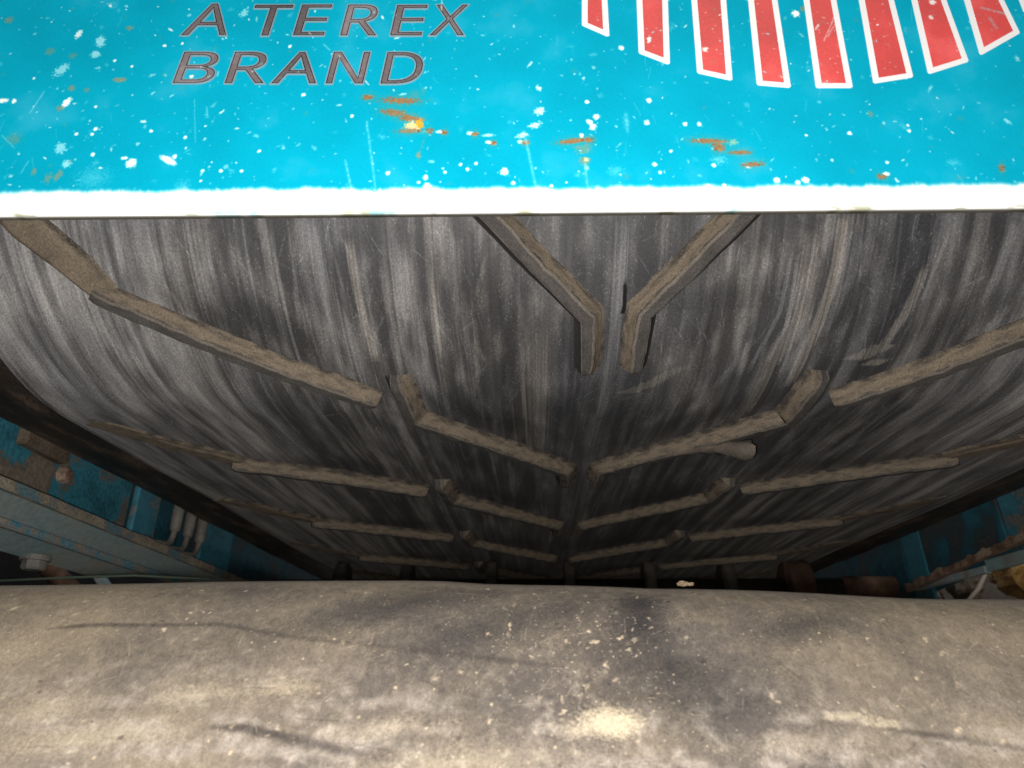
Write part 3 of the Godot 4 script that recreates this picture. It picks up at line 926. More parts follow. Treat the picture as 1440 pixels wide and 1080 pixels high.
	for i in 170:   # chips on the red
		var p := panel_uv(rng.randf_range(-0.04, 0.28), rng.randf_range(0.36, 0.46)) * Vector2(PW, PH)
		var r := rng.randf_range(0.8, 4.5)
		dab([red], p.x, p.y, r, r * rng.randf_range(0.4, 1.0), rng.randf() * 3.0, Color(0.96, 0.74, 0.68, rng.randf_range(0.15, 0.6)), 0.8, 0.6)
	# the bare white strip along the folded edge, its upper border ragged
	var fn := FastNoiseLite.new()
	fn.seed = 77
	fn.frequency = 0.016
	fn.fractal_octaves = 4
	for px in PW:
		var x := PU.x + (px + 0.5) / PW * PS.x
		var top := fold_y(x) + 0.0010 + 0.0026 * fn.get_noise_1d(px) + 0.0009 * fn.get_noise_1d(px * 5.0 + 300.0)
		var y0 := (PU.y - top) / PS.y * PH
		for py in range(int(y0) - 6, PH):
			var k := smoothstep(-5.0, 7.0, py - y0)
			var low := (PU.y - fold_y(x) + 0.010) / PS.y * PH
			var wear := clampf((fn.get_noise_2d(px * 0.6, py * 4.0) - 0.20) * 5.0, 0.0, 1.0) * clampf((py - low + 1.0) / 6.0, 0.0, 1.0)
			var c := Color(0.92, 0.93, 0.91).lerp(Color(0.42, 0.42, 0.24) if int(px / 90) % 3 else Color(0.2, 0.5, 0.52), wear * 0.55)
			blue.set_pixel(px, py, blue.get_pixel(px, py).lerp(c, k))

func letter_mesh(ch: String, font: Font, left: float, width: float, base: float, cap: float, depth: float, grow: float) -> ArrayMesh:
	var tm := TextMesh.new()
	tm.text = ch
	tm.font = font
	tm.font_size = 64
	tm.pixel_size = 0.01
	tm.curve_step = 1.5
	tm.depth = 0.02
	var a := tm.get_mesh_arrays() if tm.get_surface_count() else []
	var v: PackedVector3Array = a[Mesh.ARRAY_VERTEX]
	var idx: PackedInt32Array = a[Mesh.ARRAY_INDEX]
	var box_ := AABB(v[0], Vector3.ZERO)
	for p in v:
		box_ = box_.expand(p)
	var st := begin()
	var ids: Array = Array(idx) if idx.size() else range(v.size())
	for i in ids:
		var p := (v[i] - box_.position) / box_.size
		var y := base - grow + p.y * (cap + 2.0 * grow)
		var x := left - grow + p.x * (width + 2.0 * grow) + 0.10 * (y - base) - 0.028 * 0.0
		y -= 0.030 * p.x * width
		st.set_uv(panel_uv(x, y))
		st.add_vertex(Vector3(x, y, PZ + 0.0001 + p.z * depth))
	return mesh_of(st)

func rim_mesh(letter: ArrayMesh, w: float, inside: float) -> ArrayMesh:
	# the pale border round a letter: a strip along the outline of its front
	var v: PackedVector3Array = letter.surface_get_arrays(0)[Mesh.ARRAY_VERTEX]
	var top := -1e9
	for p in v:
		top = maxf(top, p.z)
	var key := func(p: Vector3) -> Vector2i: return Vector2i(roundi(p.x * 1e6), roundi(p.y * 1e6))
	var next := {}
	for i in range(0, v.size(), 3):
		if v[i].z < top - 1e-6 or v[i + 1].z < top - 1e-6 or v[i + 2].z < top - 1e-6:
			continue
		var t := [v[i], v[i + 1], v[i + 2]]
		if (v[i + 1] - v[i]).cross(v[i + 2] - v[i]).z < 0.0:
			t = [v[i], v[i + 2], v[i + 1]]
		for k in 3:
			next[[key.call(t[k]), key.call(t[(k + 1) % 3])]] = true
	var chain := {}
	for e in next:
		if not next.has([e[1], e[0]]):
			chain[e[0]] = e[1]
	var st := begin()
	while chain.size():
		var first: Vector2i = chain.keys()[0]
		var loop: Array[Vector2] = []
		var at := first
		while chain.has(at):
			loop.append(Vector2(at) * 1e-6)
			var to: Vector2i = chain[at]
			chain.erase(at)
			at = to
		var n := loop.size()
		if n < 3:
			continue
		var out: Array[Vector2] = []
		var inn: Array[Vector2] = []
		for i in n:
			var a := (loop[i] - loop[(i + n - 1) % n]).normalized()
			var b := (loop[(i + 1) % n] - loop[i]).normalized()
			var na := Vector2(a.y, -a.x)
			var nb := Vector2(b.y, -b.x)
			var m := (na + nb).normalized()
			out.append(loop[i] + m * w / maxf(0.45, m.dot(na)))
			inn.append(loop[i] - m * inside / maxf(0.45, m.dot(na)))
		for i in n:
			var j := (i + 1) % n
			var p := inn[i]
			var q := inn[j]
			var z := PZ + 0.0008
			quad(st, Vector3(p.x, p.y, z), Vector3(q.x, q.y, z), Vector3(out[j].x, out[j].y, z), Vector3(out[i].x, out[i].y, z), Vector3.BACK)
			quad(st, Vector3(out[i].x, out[i].y, z), Vector3(out[j].x, out[j].y, z), Vector3(out[j].x, out[j].y, PZ), Vector3(out[i].x, out[i].y, PZ), Vector3(out[i].x - p.x, out[i].y - p.y, 0))
	return mesh_of(st)

func guard() -> void:
	paint_guard()
	var o := thing("steel_guard_panel", "bright blue painted steel panel with dark lettering, red bars and a white bottom edge", "panel")
	var blue := mat(tex(pictures[0]), Color.WHITE, 0.6, 0.12)
	blue.texture_repeat = false
	var xs: Array[float] = []
	for i in 29:
		xs.append(-0.78 + i * 0.05)
	var st := begin(true)
	var put := func(x: float, y: float, z: float) -> void:
		st.set_uv(panel_uv(x, y))
		st.add_vertex(Vector3(x, y, z))
	for i in xs.size() - 1:
		var a := xs[i]
		var b := xs[i + 1]
		for k in [[a, fold_y(a)], [a, 0.66], [b, 0.66], [a, fold_y(a)], [b, 0.66], [b, fold_y(b)]]:
			put.call(k[0], k[1], PZ)
	st.set_smooth_group(1)
	for i in xs.size() - 1:
		var a := xs[i]
		var b := xs[i + 1]
		for k in [[a, fold_y(a) + 0.004], [b, 0.66], [a, 0.66], [a, fold_y(a) + 0.004], [b, fold_y(b) + 0.004], [b, 0.66]]:
			put.call(k[0], k[1], PZ - 0.006)
		for k in [[a, PZ], [a, PZ - 0.006], [b, PZ - 0.006], [a, PZ], [b, PZ - 0.006], [b, PZ]]:
			put.call(k[0], 0.66, k[1])
	obj("panel_face", mesh_of(st), blue, o)
	# the fold: rounded, then a lip that slopes back, then its thin cut edge
	st = begin(true)
	var prof := []
	for i in 7:
		var f := i / 6.0
		prof.append([f, PZ - 0.012 * pow(f, 1.35)])
	for i in xs.size() - 1:
		for j in 6:
			var k := [[xs[i], j], [xs[i], j + 1], [xs[i + 1], j + 1], [xs[i], j], [xs[i + 1], j + 1], [xs[i + 1], j]]
			k.reverse()
			for e in k:
				var x: float = e[0]
				var pr: Array = prof[e[1]]
				st.set_uv(panel_uv(x, fold_y(x) - pr[0] * 0.0125))
				st.add_vertex(Vector3(x, lerpf(fold_y(x), lip_y(x), pr[0]), pr[1]))
	st.set_smooth_group(2)
	for i in xs.size() - 1:
		var a := xs[i]
		var b := xs[i + 1]
		for k in [[a, 0.0, PZ - 0.012], [a, 0.0015, PZ - 0.018], [b, 0.0015, PZ - 0.018], [a, 0.0, PZ - 0.012], [b, 0.0015, PZ - 0.018], [b, 0.0, PZ - 0.012], [a, 0.0015, PZ - 0.018], [a, 0.012, PZ - 0.012], [b, 0.012, PZ - 0.012], [a, 0.0015, PZ - 0.018], [b, 0.012, PZ - 0.012], [b, 0.0015, PZ - 0.018]]:
			st.set_uv(panel_uv(k[0], fold_y(k[0]) - 0.0115))
			st.add_vertex(Vector3(k[0], lip_y(k[0]) + k[1], k[2]))
	var lip := obj("folded_edge", mesh_of(st), blue, o)
	lip.set_meta("label", "white worn bottom edge")
	# lettering
	var ink := mat(tex(pictures[2]), Color.WHITE, 0.6, 0.3)
	var rim := mat(null, Color(0.22, 0.31, 0.34), 0.5, 0.3)
	var plain := SystemFont.new()
	plain.font_names = PackedStringArray(["Droid Sans"])
	var letters := [["A", -319.6, 34.6, 422.6, 33.0], ["T", -273.5, 30.0, 420.8, 32.0], ["E", -239.5, 24.0, 420.0, 32.0], ["R", -206.0, 27.5, 418.8, 32.0], ["E", -170.7, 24.0, 417.7, 31.5], ["X", -143.0, 26.0, 417.0, 31.5],
		["B", -317.0, 29.0, 377.8, 30.5], ["R", -281.0, 29.0, 376.7, 30.5], ["A", -249.0, 33.0, 375.6, 30.5], ["N", -211.6, 27.5, 374.5, 30.5], ["D", -174.3, 28.5, 373.2, 30.5]]
	for l in letters:
		var m := obj("letter", letter_mesh(l[0], plain, l[1] / 1000.0 + 0.0011, l[2] / 1000.0 - 0.0022, l[3] / 1000.0, l[4] / 1000.0 - 0.002, 0.0007, 0.0), ink, o)
		obj("letter_rim", rim_mesh(m.mesh, 0.0008, 0.0006), rim, m)
	# fan of red bars in white borders: bottom corners, then where the sides run to above
	var red := mat(tex(pictures[1]), Color.WHITE, 0.42, 0.45)
	var white := mat(null, Color(0.82, 0.82, 0.80), 0.45, 0.45)
	var bars := [[-36.0, 423.6, -17.4, 411.5, -35.1, -17.0], [1.6, 396.3, 21.8, 384.7, 3.5, 25.5], [39.2, 377.2, 61.8, 369.6, 42.0, 66.3], [77.2, 365.5, 99.1, 362.4, 81.6, 101.9], [115.2, 361.9, 139.1, 361.3, 120.1, 142.6],
		[153.0, 364.6, 179.9, 369.4, 158.2, 182.1], [190.0, 371.6, 218.9, 382.1, 194.2, 217.5], [227.5, 387.0, 259.0, 406.8, 230.0, 256.0], [266.7, 424.7, 300.0, 452.0, 266.9, 301.0]]
	var flat := func(a: float, b: float, d: float) -> Vector3: return Vector3(a / 1000.0, b / 1000.0, PZ + d)
	for b in bars:
		var lx: float = b[0] + (b[4] - b[0]) * (640.0 - b[1]) / (447.0 - b[1]) if b[1] < 440.0 else b[0]
		var rx: float = b[2] + (b[5] - b[2]) * (640.0 - b[3]) / (446.0 - b[3]) if b[3] < 440.0 else b[2]
		var p := PackedVector2Array([Vector2(b[0], b[1]), Vector2(b[2], b[3]), Vector2(rx, 640.0), Vector2(lx, 640.0)])
		var soft: PackedVector2Array = Geometry2D.offset_polygon(Geometry2D.offset_polygon(p, -1.3)[0], 1.3, Geometry2D.JOIN_ROUND)[0]
		var fill: PackedVector2Array = Geometry2D.offset_polygon(p, -4.1, Geometry2D.JOIN_MITER)[0]
		st = begin()
		add_prism(st, soft, 0.0, 0.0003, flat)
		var m := obj("bar", mesh_of(st), white, o)
		st = begin()
		add_prism(st, fill, 0.0001, 0.0006, flat)
		st.index()
		obj("red_fill", planar(mesh_of(st)), red, m)

func planar(m: ArrayMesh) -> ArrayMesh:
	# lays the guard's picture over a flat piece of it
	var a := m.surface_get_arrays(0)
	var v: PackedVector3Array = a[Mesh.ARRAY_VERTEX]
	var uv := PackedVector2Array()
	uv.resize(v.size())
	for i in v.size():
		uv[i] = panel_uv(v[i].x, v[i].y)
	a[Mesh.ARRAY_TEX_UV] = uv
	var out := ArrayMesh.new()
	out.add_surface_from_arrays(Mesh.PRIMITIVE_TRIANGLES, a)
	return out

# ---------------------------------------------------------------- dusty belt in front
const LW := 2048
const LH := 720
const LU := Vector2(-0.5, 0.85)   # first metre across and span
const LV := 0.30

func low_profile(s: float) -> Vector2:   # (up, towards): over a small drum, then straight down towards the lens
	var a := deg_to_rad(110.0) - s / 0.1
	if a >= deg_to_rad(40.0):
		return Vector2(-0.0355 + 0.1 * sin(a), -0.52 + 0.1 * cos(a))
	var k := s - deg_to_rad(70.0) * 0.1
	return Vector2(0.0288 - 0.766 * k, -0.4434 + 0.643 * k)

func low_belt_picture() -> Image:
	var big := bytes(LW, LH, 512, 180, 0.012, 5, 61)
	var med := bytes(LW, LH, 1024, 360, 0.035, 5, 62)
	var fine := bytes(LW, LH, LW, 560, 0.05, 7, 63)
	var grain := bytes(LW, LH, LW, LH, 0.45, 2, 64)
	var smear := bytes(LW, LH, 160, 360, 0.05, 4, 65)
	var out := PackedByteArray()
	out.resize(LW * LH * 3)
	for y in LH:
		var s := y / float(LH) * LV
		var pale_here := smoothstep(0.125, 0.205, s)
		var rim := 1.0 - smoothstep(0.060, 0.080, s)
		for x in LW:
			var i := y * LW + x
			var ax := LU.x + x / float(LW) * LU.y
			var off := absf(ax + 0.06)
			var side := smoothstep(0.05, 0.30, off)
			var b := big[i] / 255.0
			var m := med[i] / 255.0
			var f := fine[i] / 255.0
			var g := grain[i] / 255.0
			var sm := smear[i] / 255.0
			var kh := clampf((b - 0.5) * 1.2 + (m - 0.5) * 0.45 + (f - 0.5) * 0.30 + side * 0.55 + 0.24, 0.0, 1.0)
			var r := lerpf(0.114, 0.216, kh)
			var gr := lerpf(0.095, 0.174, kh)
			var bl := lerpf(0.079, 0.121, kh)
			var pd := clampf((m * 0.6 + f * 0.25 + sm * 0.55 - 0.66) * 3.2, 0.0, 1.0) * pale_here
			var pd2 := clampf((f * 0.55 + m * 0.65 - 0.72) * 4.0, 0.0, 1.0) * (0.30 + 0.4 * pale_here) + rim * 0.7
			var k := minf(pd * 0.62 + pd2 * 0.5 + pale_here * (0.04 + 0.16 * side), 1.0)
			r = lerpf(r, 0.315, k)
			gr = lerpf(gr, 0.270, k)
			bl = lerpf(bl, 0.222, k)
			var q := (0.80 + 0.26 * f + 0.14 * g) * 1.43
			out[i * 3] = lut[int(minf(r * q, 1.0) * 4096.0)]
			out[i * 3 + 1] = lut[int(minf(gr * q, 1.0) * 4096.0)]
			out[i * 3 + 2] = lut[int(minf(bl * q, 1.0) * 4096.0)]
	var im := Image.create_from_data(LW, LH, false, Image.FORMAT_RGB8, out)
	var at := func(x: float, s: float) -> Vector2: return Vector2((x - LU.x) / LU.y * LW, s / LV * LH)
	var px := LW / LU.y
	var dark := Color(0.20, 0.20, 0.20)
	# worn dark patch, and damp streaks running down from it
	for d in [[-0.006, 0.092, 0.020, 0.018, 0.85], [-0.010, 0.114, 0.022, 0.022, 0.8], [0.002, 0.146, 0.030, 0.030, 0.6], [-0.03, 0.135, 0.03, 0.03, 0.4], [-0.02, 0.166, 0.05, 0.02, 0.35], [-0.15, 0.098, 0.075, 0.024, 0.55], [-0.11, 0.125, 0.07, 0.026, 0.5], [-0.20, 0.118, 0.05, 0.016, 0.35], [-0.05, 0.100, 0.06, 0.022, 0.35], [0.085, 0.112, 0.045, 0.018, 0.5], [-0.10, 0.17, 0.04, 0.02, 0.3], [0.03, 0.165, 0.05, 0.03, 0.45], [-0.24, 0.125, 0.03, 0.02, 0.2]]:
		var p: Vector2 = at.call(d[0], d[1])
		dab([im], p.x, p.y, d[2] * px, d[3] * px, -0.35, Color(dark.r + 0.02, dark.g + 0.01, dark.b + 0.01, minf(d[4] * 1.15, 0.9)), 1.0, 0.5)
		for k in 26:   # torn outline: little strokes across its border
			var o := Vector2.from_angle(rng.randf() * TAU) * rng.randf_range(0.5, 1.05)
			dab([im], p.x + o.x * d[2] * px, p.y + o.y * d[3] * px, rng.randf_range(3.0, 11.0), rng.randf_range(2.0, 5.0), -0.6, Color(dark.r, dark.g, dark.b, d[4] * rng.randf_range(0.2, 0.6)), 1.0, 0.7)
	# two dark rubbed lines
	var lines := [[Vector2(-0.368, 0.1225), Vector2(-0.345, 0.1195), Vector2(-0.308, 0.1195), Vector2(-0.262, 0.1195), Vector2(-0.219, 0.129), Vector2(-0.151, 0.137), Vector2(-0.094, 0.143), Vector2(-0.05, 0.147)],
		[Vector2(-0.240, 0.1905), Vector2(-0.222, 0.191), Vector2(-0.199, 0.196), Vector2(-0.165, 0.203), Vector2(-0.13, 0.209)], [Vector2(0.09, 0.178), Vector2(0.13, 0.181), Vector2(0.18, 0.186), Vector2(0.24, 0.19)]]
	for n in 3:
		var l: Array = lines[n]
		for i in l.size() - 1:
			for j in 40:
				var f := j / 40.0
				var p: Vector2 = at.call(lerpf(l[i].x, l[i + 1].x, f), lerpf(l[i].y, l[i + 1].y, f))
				var w := minf(1.0, (i + f) * 0.8 + 0.15) * minf(1.0, (l.size() - 1 - i - f) * 0.8 + 0.15)
				dab([im], p.x + rng.randf_range(-1, 1), p.y + rng.randf_range(-1.2, 1.2), 6.0, [5.0, 7.5, 6.0][n] * (0.5 + 0.7 * w) * (1.5 if n == 0 and i > 4 else 1.0), 0.1, Color(0.27, 0.245, 0.235, 0.24 * w), 1.0, 0.6)
	# caked dust
	for d in [[-0.038, 0.181, 0.019, 0.011, 1.2], [-0.030, 0.182, 0.016, 0.010, 1.1], [-0.036, 0.180, 0.012, 0.007, 1.0], [-0.055, 0.186, 0.012, 0.006, 0.5], [-0.258, 0.170, 0.030, 0.008, 0.5], [-0.21, 0.166, 0.02, 0.007, 0.5], [-0.33, 0.178, 0.035, 0.012, 0.5], [-0.30, 0.195, 0.05, 0.012, 0.6], [-0.15, 0.19, 0.04, 0.008, 0.4], [0.088, 0.1735, 0.014, 0.003, 0.8], [0.105, 0.176, 0.010, 0.003, 0.7], [0.16, 0.175, 0.03, 0.03, 0.35], [0.17, 0.14, 0.02, 0.02, 0.25], [0.06, 0.19, 0.05, 0.01, 0.4], [-0.10, 0.205, 0.08, 0.012, 0.45], [-0.38, 0.14, 0.03, 0.02, 0.3]]:
		var p: Vector2 = at.call(d[0], d[1])
		dab([im], p.x, p.y, d[2] * px, d[3] * px, -0.12, Color(0.85, 0.78, 0.66, d[4] * 0.8), 0.8, 0.7)
		for k in 34:
			var o := Vector2.from_angle(rng.randf() * TAU) * sqrt(rng.randf()) * 1.15
			dab([im], p.x + o.x * d[2] * px, p.y + o.y * d[3] * px, rng.randf_range(2.0, 9.0), rng.randf_range(1.5, 5.0), -0.3, Color(0.93, 0.86, 0.72, d[4] * rng.randf_range(0.1, 0.5)), 0.9, 0.8)
	# splashes, flecks and scratches
	for i in 1500:
		var c := Vector2(rng.randfn(-0.055, 0.035), rng.randfn(0.135, 0.03)) if i < 420 else Vector2(rng.randf_range(-0.44, 0.26), rng.randf_range(0.07, 0.22))
		var p: Vector2 = at.call(c.x, c.y)
		var r := rng.randf_range(0.7, 1.7) if rng.randf() < 0.86 else rng.randf_range(1.7, 4.6)
		var pale := rng.randf() < 0.72
		dab([im], p.x, p.y, r * rng.randf_range(0.8, 2.2), r, rng.randfn(-0.9, 0.6), Color(0.90, 0.81, 0.68, rng.randf_range(0.25, 0.85)) if pale else Color(0.27, 0.25, 0.235, rng.randf_range(0.2, 0.6)), 0.6, 0.9)
	for i in 420:
		var a: Vector2 = at.call(rng.randf_range(-0.44, 0.26), rng.randf_range(0.07, 0.22))
		var b := a + Vector2.from_angle(rng.randfn(-0.9, 0.7)) * rng.randf_range(6.0, 34.0)
		scratch([im], a, b, rng.randf_range(0.7, 1.4), Color(0.78, 0.72, 0.62, rng.randf_range(0.2, 0.7)), 2.0)
	for i in 60:
		var a: Vector2 = at.call(rng.randf_range(-0.44, 0.26), rng.randf_range(0.08, 0.22))
		var b := a + Vector2.from_angle(rng.randfn(0.3, 0.6)) * rng.randf_range(10.0, 60.0)
		scratch([im], a, b, rng.randf_range(0.8, 2.2), Color(0.26, 0.24, 0.23, rng.randf_range(0.1, 0.4)), 3.0)
	return im

func dusty_belt() -> void:
	var o := thing("dusty_rubber_belt", "smooth worn rubber belt caked with pale dust, in front of the dark opening", "conveyor belt")
	var im := low_belt_picture()
	var m := mat(tex(im), Color.WHITE, 0.88, 0.3)
	grit(m, 6.0, 0.7)
	m.heightmap_enabled = true
	m.heightmap_texture = m.albedo_texture
	m.heightmap_scale = 0.10
	var lift := Curve.new()
	lift.min_value = -0.1
	lift.max_value = 0.1
	for p in [Vector2(0.0, 0.0), Vector2(0.2, -0.001), Vector2(0.315, 0.0014), Vector2(0.44, 0.0038), Vector2(0.50, 0.0033), Vector2(0.542, 0.0002), Vector2(0.62, -0.0022), Vector2(0.742, -0.0092), Vector2(1.0, -0.022)]:
		lift.add_point(p)
	var fn := FastNoiseLite.new()
	fn.seed = 8
	fn.frequency = 4.0
	var st := begin(true)
	var ss: Array[float] = []
	for i in 48:
		ss.append(-0.12 + i * 0.46 / 47.0)
	var point := func(x: float, s: float) -> Vector3:
		var p := low_profile(s)
		return Vector3(x, p.x + lift.sample((x + 0.9) / 1.5) + 0.0014 * fn.get_noise_2d(x, s), p.y + 0.002 * fn.get_noise_2d(x + 5.0, s * 2.0))
	for i in ss.size() - 1:
		for j in 60:
			var a := -0.9 + 1.7 * j / 60.0
			var b := -0.9 + 1.7 * (j + 1) / 60.0
			for k in [[a, ss[i]], [b, ss[i]], [b, ss[i + 1]], [a, ss[i]], [b, ss[i + 1]], [a, ss[i + 1]]]:
				st.set_uv(Vector2((k[0] - LU.x) / LU.y, k[1] / LV))
				st.add_vertex(point.call(k[0], k[1]))
	obj("belt_sheet", mesh_of(st), m, o)
	st = begin()
	add_rock(st, Vector3.ZERO, Vector3(0.0040, 0.0017, 0.003), 4, 6)
	add_rock(st, Vector3(0.0050, -0.0005, 0.001), Vector3(0.0026, 0.0011, 0.0024), 9, 6)
	var c := obj("dirt_crumb", mesh_of(st), mats.crumb, self, Vector3(0.030, 0.0652, -0.510))
	c.set_meta("label", "tiny pale crumb of dirt lying on the crest of the dusty belt")
	c.set_meta("category", "dirt")

# ---------------------------------------------------------------- chassis rails and pipes
func left_rail() -> void:
	var o := thing("chassis_rail", "muddy teal chassis rail with three bent grey pipes and a rusty bolt", "chassis rail", Vector3(-0.72, 0.22, -0.83), "chassis rails beside the chevron belt")
	o.rotation.x = -0.02
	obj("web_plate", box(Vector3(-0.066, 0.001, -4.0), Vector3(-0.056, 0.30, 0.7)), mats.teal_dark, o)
	var w := obj("cover_plate", box(Vector3(-0.055, 0.004, -0.355), Vector3(-0.047, 0.20, 0.7), 0.003), mats.teal_muddy, o)
	w.set_meta("label", "teal plate with dried mud")
	obj("upright", box(Vector3(-0.055, 0.003, -0.45), Vector3(-0.043, 0.20, -0.372), 0.003), mats.teal_light, o)
	obj("cover_plate", box(Vector3(-0.055, 0.004, -0.80), Vector3(-0.046, 0.20, -0.648), 0.003), mats.teal, o)
	# sloping underside of the rail: an upper facet, a worn edge, a lower facet with a skew-cut end
	var up := Vector3(0.59, -0.81, 0.0)
	var st := begin()
	add_prism(st, PackedVector2Array([Vector2(-0.003, 0.7), Vector2(-0.003, -0.9), Vector2(-0.045, -0.9), Vector2(-0.045, 0.7)]), -0.008, 0.0, func(a: float, b: float, d: float) -> Vector3: return Vector3(a * 0.81, a * 0.59, b) + up * d)
	obj("flange_plate", mesh_of(st), mats.grey_teal, o)
	# its inboard edge, mud-caked and chipped
	var fn := FastNoiseLite.new()
	fn.seed = 31
	fn.frequency = 7.0
	var poly := PackedVector2Array()
	for i in 70:
		var z := -0.90 + 1.6 * i / 69.0
		poly.append(Vector2(z, 0.0125 + 0.0016 * fn.get_noise_1d(z * 3.0) + (0.003 if absf(z + 0.345) < 0.012 else 0.0)))
	for i in 70:
		var z := 0.70 - 1.6 * i / 69.0
		poly.append(Vector2(z, -0.001 + 0.0012 * fn.get_noise_1d(z * 4.0 + 50.0)))
	st = begin()
	add_prism(st, poly, -0.004, 0.004, func(a: float, b: float, d: float) -> Vector3: return Vector3(d, b, a))
	obj("flange_edge", mesh_of(st), mats.mud, o)
	var out := Vector3(0.42, -0.91, 0.0)
	st = begin()
	add_prism(st, PackedVector2Array([Vector2(0.0, 0.7), Vector2(0.0, -0.46), Vector2(-0.053, -0.345), Vector2(-0.053, 0.7)]), -0.006, 0.0, func(a: float, b: float, d: float) -> Vector3: return Vector3(-0.033 + a * 0.91, -0.027 + a * 0.42, b) + out * d)
	var low := obj("lower_flange", mesh_of(st), mats.grey_teal, o)
	obj("worn_edge", box(Vector3(-0.040, -0.0335, -0.62), Vector3(-0.027, -0.0215, 0.7), 0.003), mats.worn_blue, low)
	st = begin()
	add_tube(st, [Vector3(-0.076, -0.044, -0.20), Vector3(-0.076, -0.051, -0.20)], [0.020, 0.020], 20)
	add_tube(st, [Vector3(-0.076, -0.051, -0.20), Vector3(-0.076, -0.061, -0.20), Vector3(-0.076, -0.064, -0.20)], [0.0155, 0.0155, 0.013], 6)
	obj("bolt", mesh_of(st), mats.grey_metal, o)
	st = begin()
	add_tube(st, [Vector3(-0.047, 0.067, -0.165), Vector3(-0.037, 0.067, -0.165), Vector3(-0.034, 0.067, -0.165)], [0.0125, 0.012, 0.009], 7)
	obj("bolt", mesh_of(st), mats.rust, o).set_meta("label", "rusty bolt head")
	obj("bracket", box(Vector3(-0.047, 0.078, -0.15), Vector3(-0.030, 0.12, -0.055), 0.003), mats.mud_rust, o)
	for i in 3:
		var z := -0.505 - 0.054 * i
		var h := obj("pipe", tube([Vector3(-0.035, 0.20, z), Vector3(-0.035, 0.060, z), Vector3(-0.035, 0.046, z + 0.003), Vector3(-0.034, 0.036, z + 0.011), Vector3(-0.033, 0.029, z + 0.026), Vector3(-0.032, 0.026, z + 0.05), Vector3(-0.032, 0.018, z + 0.12)], [0.0055, 0.0055, 0.0055, 0.0055, 0.0055, 0.0055, 0.0055]), mats.pipe, o)
		obj("ferrule", tube([Vector3(-0.035, 0.20, z), Vector3(-0.035, 0.066, z), Vector3(-0.035, 0.062, z), Vector3(-0.035, 0.058, z)], [0.0102, 0.0102, 0.0095, 0.0060]), mats.pipe, h)

func right_rail() -> void:
	var o := thing("chassis_rail", "dark teal chassis rail with a rust-flaked ledge and a pale bar under it", "chassis rail", Vector3(0.76, 0.227, -1.24), "chassis rails beside the chevron belt")
	o.rotation.x = -0.08
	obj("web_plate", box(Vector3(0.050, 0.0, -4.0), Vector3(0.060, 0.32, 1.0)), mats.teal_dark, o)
	obj("cover_plate", box(Vector3(0.040, 0.002, -0.095), Vector3(0.049, 0.22, 1.0), 0.003), mats.teal_light, o)
	obj("cover_plate", box(Vector3(0.041, 0.002, -0.395), Vector3(0.049, 0.22, -0.104), 0.003), mats.teal_brown, o)
	obj("upright", box(Vector3(0.040, -0.02, -0.475), Vector3(0.049, 0.22, -0.397), 0.003), mats.teal, o)
	obj("cover_plate", box(Vector3(0.042, -0.03, -0.85), Vector3(0.049, 0.22, -0.487), 0.003), mats.teal_dark, o)
	var fn := FastNoiseLite.new()
	fn.seed = 91
	fn.frequency = 9.0
	var poly := PackedVector2Array()
	for i in 120:
		var z := -0.42 + 1.2 * i / 119.0
		poly.append(Vector2(z, 0.0125 + maxf(0.0, fn.get_noise_1d(z * 2.2)) * 0.016 + 0.0015 * fn.get_noise_1d(z * 9.0)))
	for i in 120:
		var z := 0.78 - 1.2 * i / 119.0
		poly.append(Vector2(z, 0.0012 * fn.get_noise_1d(z * 7.0 + 30.0)))
	var st := begin()
	add_prism(st, poly, -0.006, 0.006, func(a: float, b: float, d: float) -> Vector3: return Vector3(d, b, a))
	obj("rusted_ledge", mesh_of(st), mats.rust, o)
	st = begin()
	var side := func(a: float, b: float, d: float) -> Vector3: return Vector3(d, b, a)
	add_prism(st, PackedVector2Array([Vector2(-0.405, 0.006), Vector2(-0.04, -0.022), Vector2(0.70, -0.080), Vector2(0.70, 0.010), Vector2(-0.41, 0.010)]), 0.0185, 0.024, side)
	obj("gusset", mesh_of(st), mats.teal_shade, o)
	st = begin()
	add_prism(st, PackedVector2Array([Vector2(-0.405, 0.000), Vector2(-0.142, -0.021), Vector2(-0.142, -0.008), Vector2(-0.405, 0.0125)]), 0.007, 0.018, side)
	obj("bar", mesh_of(st), mats.pale_steel, o)
	st = begin()
	add_prism(st, PackedVector2Array([Vector2(-0.139, -0.020), Vector2(0.70, -0.086), Vector2(0.70, -0.062), Vector2(-0.139, 0.001)]), 0.010, 0.018, side)
	obj("bar", mesh_of(st), mats.pale_teal, o)

func roller() -> void:
	var o := thing("return_roller", "rusty return roller with narrow rubber discs under the far end of the chevron belt", "roller", Vector3(0, 0.212, -1.72))
	obj("shaft", tube([Vector3(-0.76, 0, 0), Vector3(0.76, 0, 0)], [0.019, 0.019], 16), mats.dark_steel, o)
	obj("bearing_housing", tube([Vector3(0.64, 0, 0), Vector3(0.655, 0, 0), Vector3(0.76, 0, 0)], [0.020, 0.024, 0.024], 16), mats.rust_dark, o)
	for x in [-0.525, -0.37, -0.17, 0.01, 0.195, 0.375]:
		obj("disc", disc(x, 0.011, 0.060), mats.rubber, o)
	obj("disc", disc(0.535, 0.026, 0.060), mats.rust_dark, o).set_meta("label", "wide rusty end disc")

func disc(x: float, half: float, r: float) -> ArrayMesh:
	return tube([Vector3(x - half, 0, 0), Vector3(x - half + 0.002, 0, 0), Vector3(x + half - 0.002, 0, 0), Vector3(x + half, 0, 0)], [r - 0.003, r, r, r - 0.003], 28)

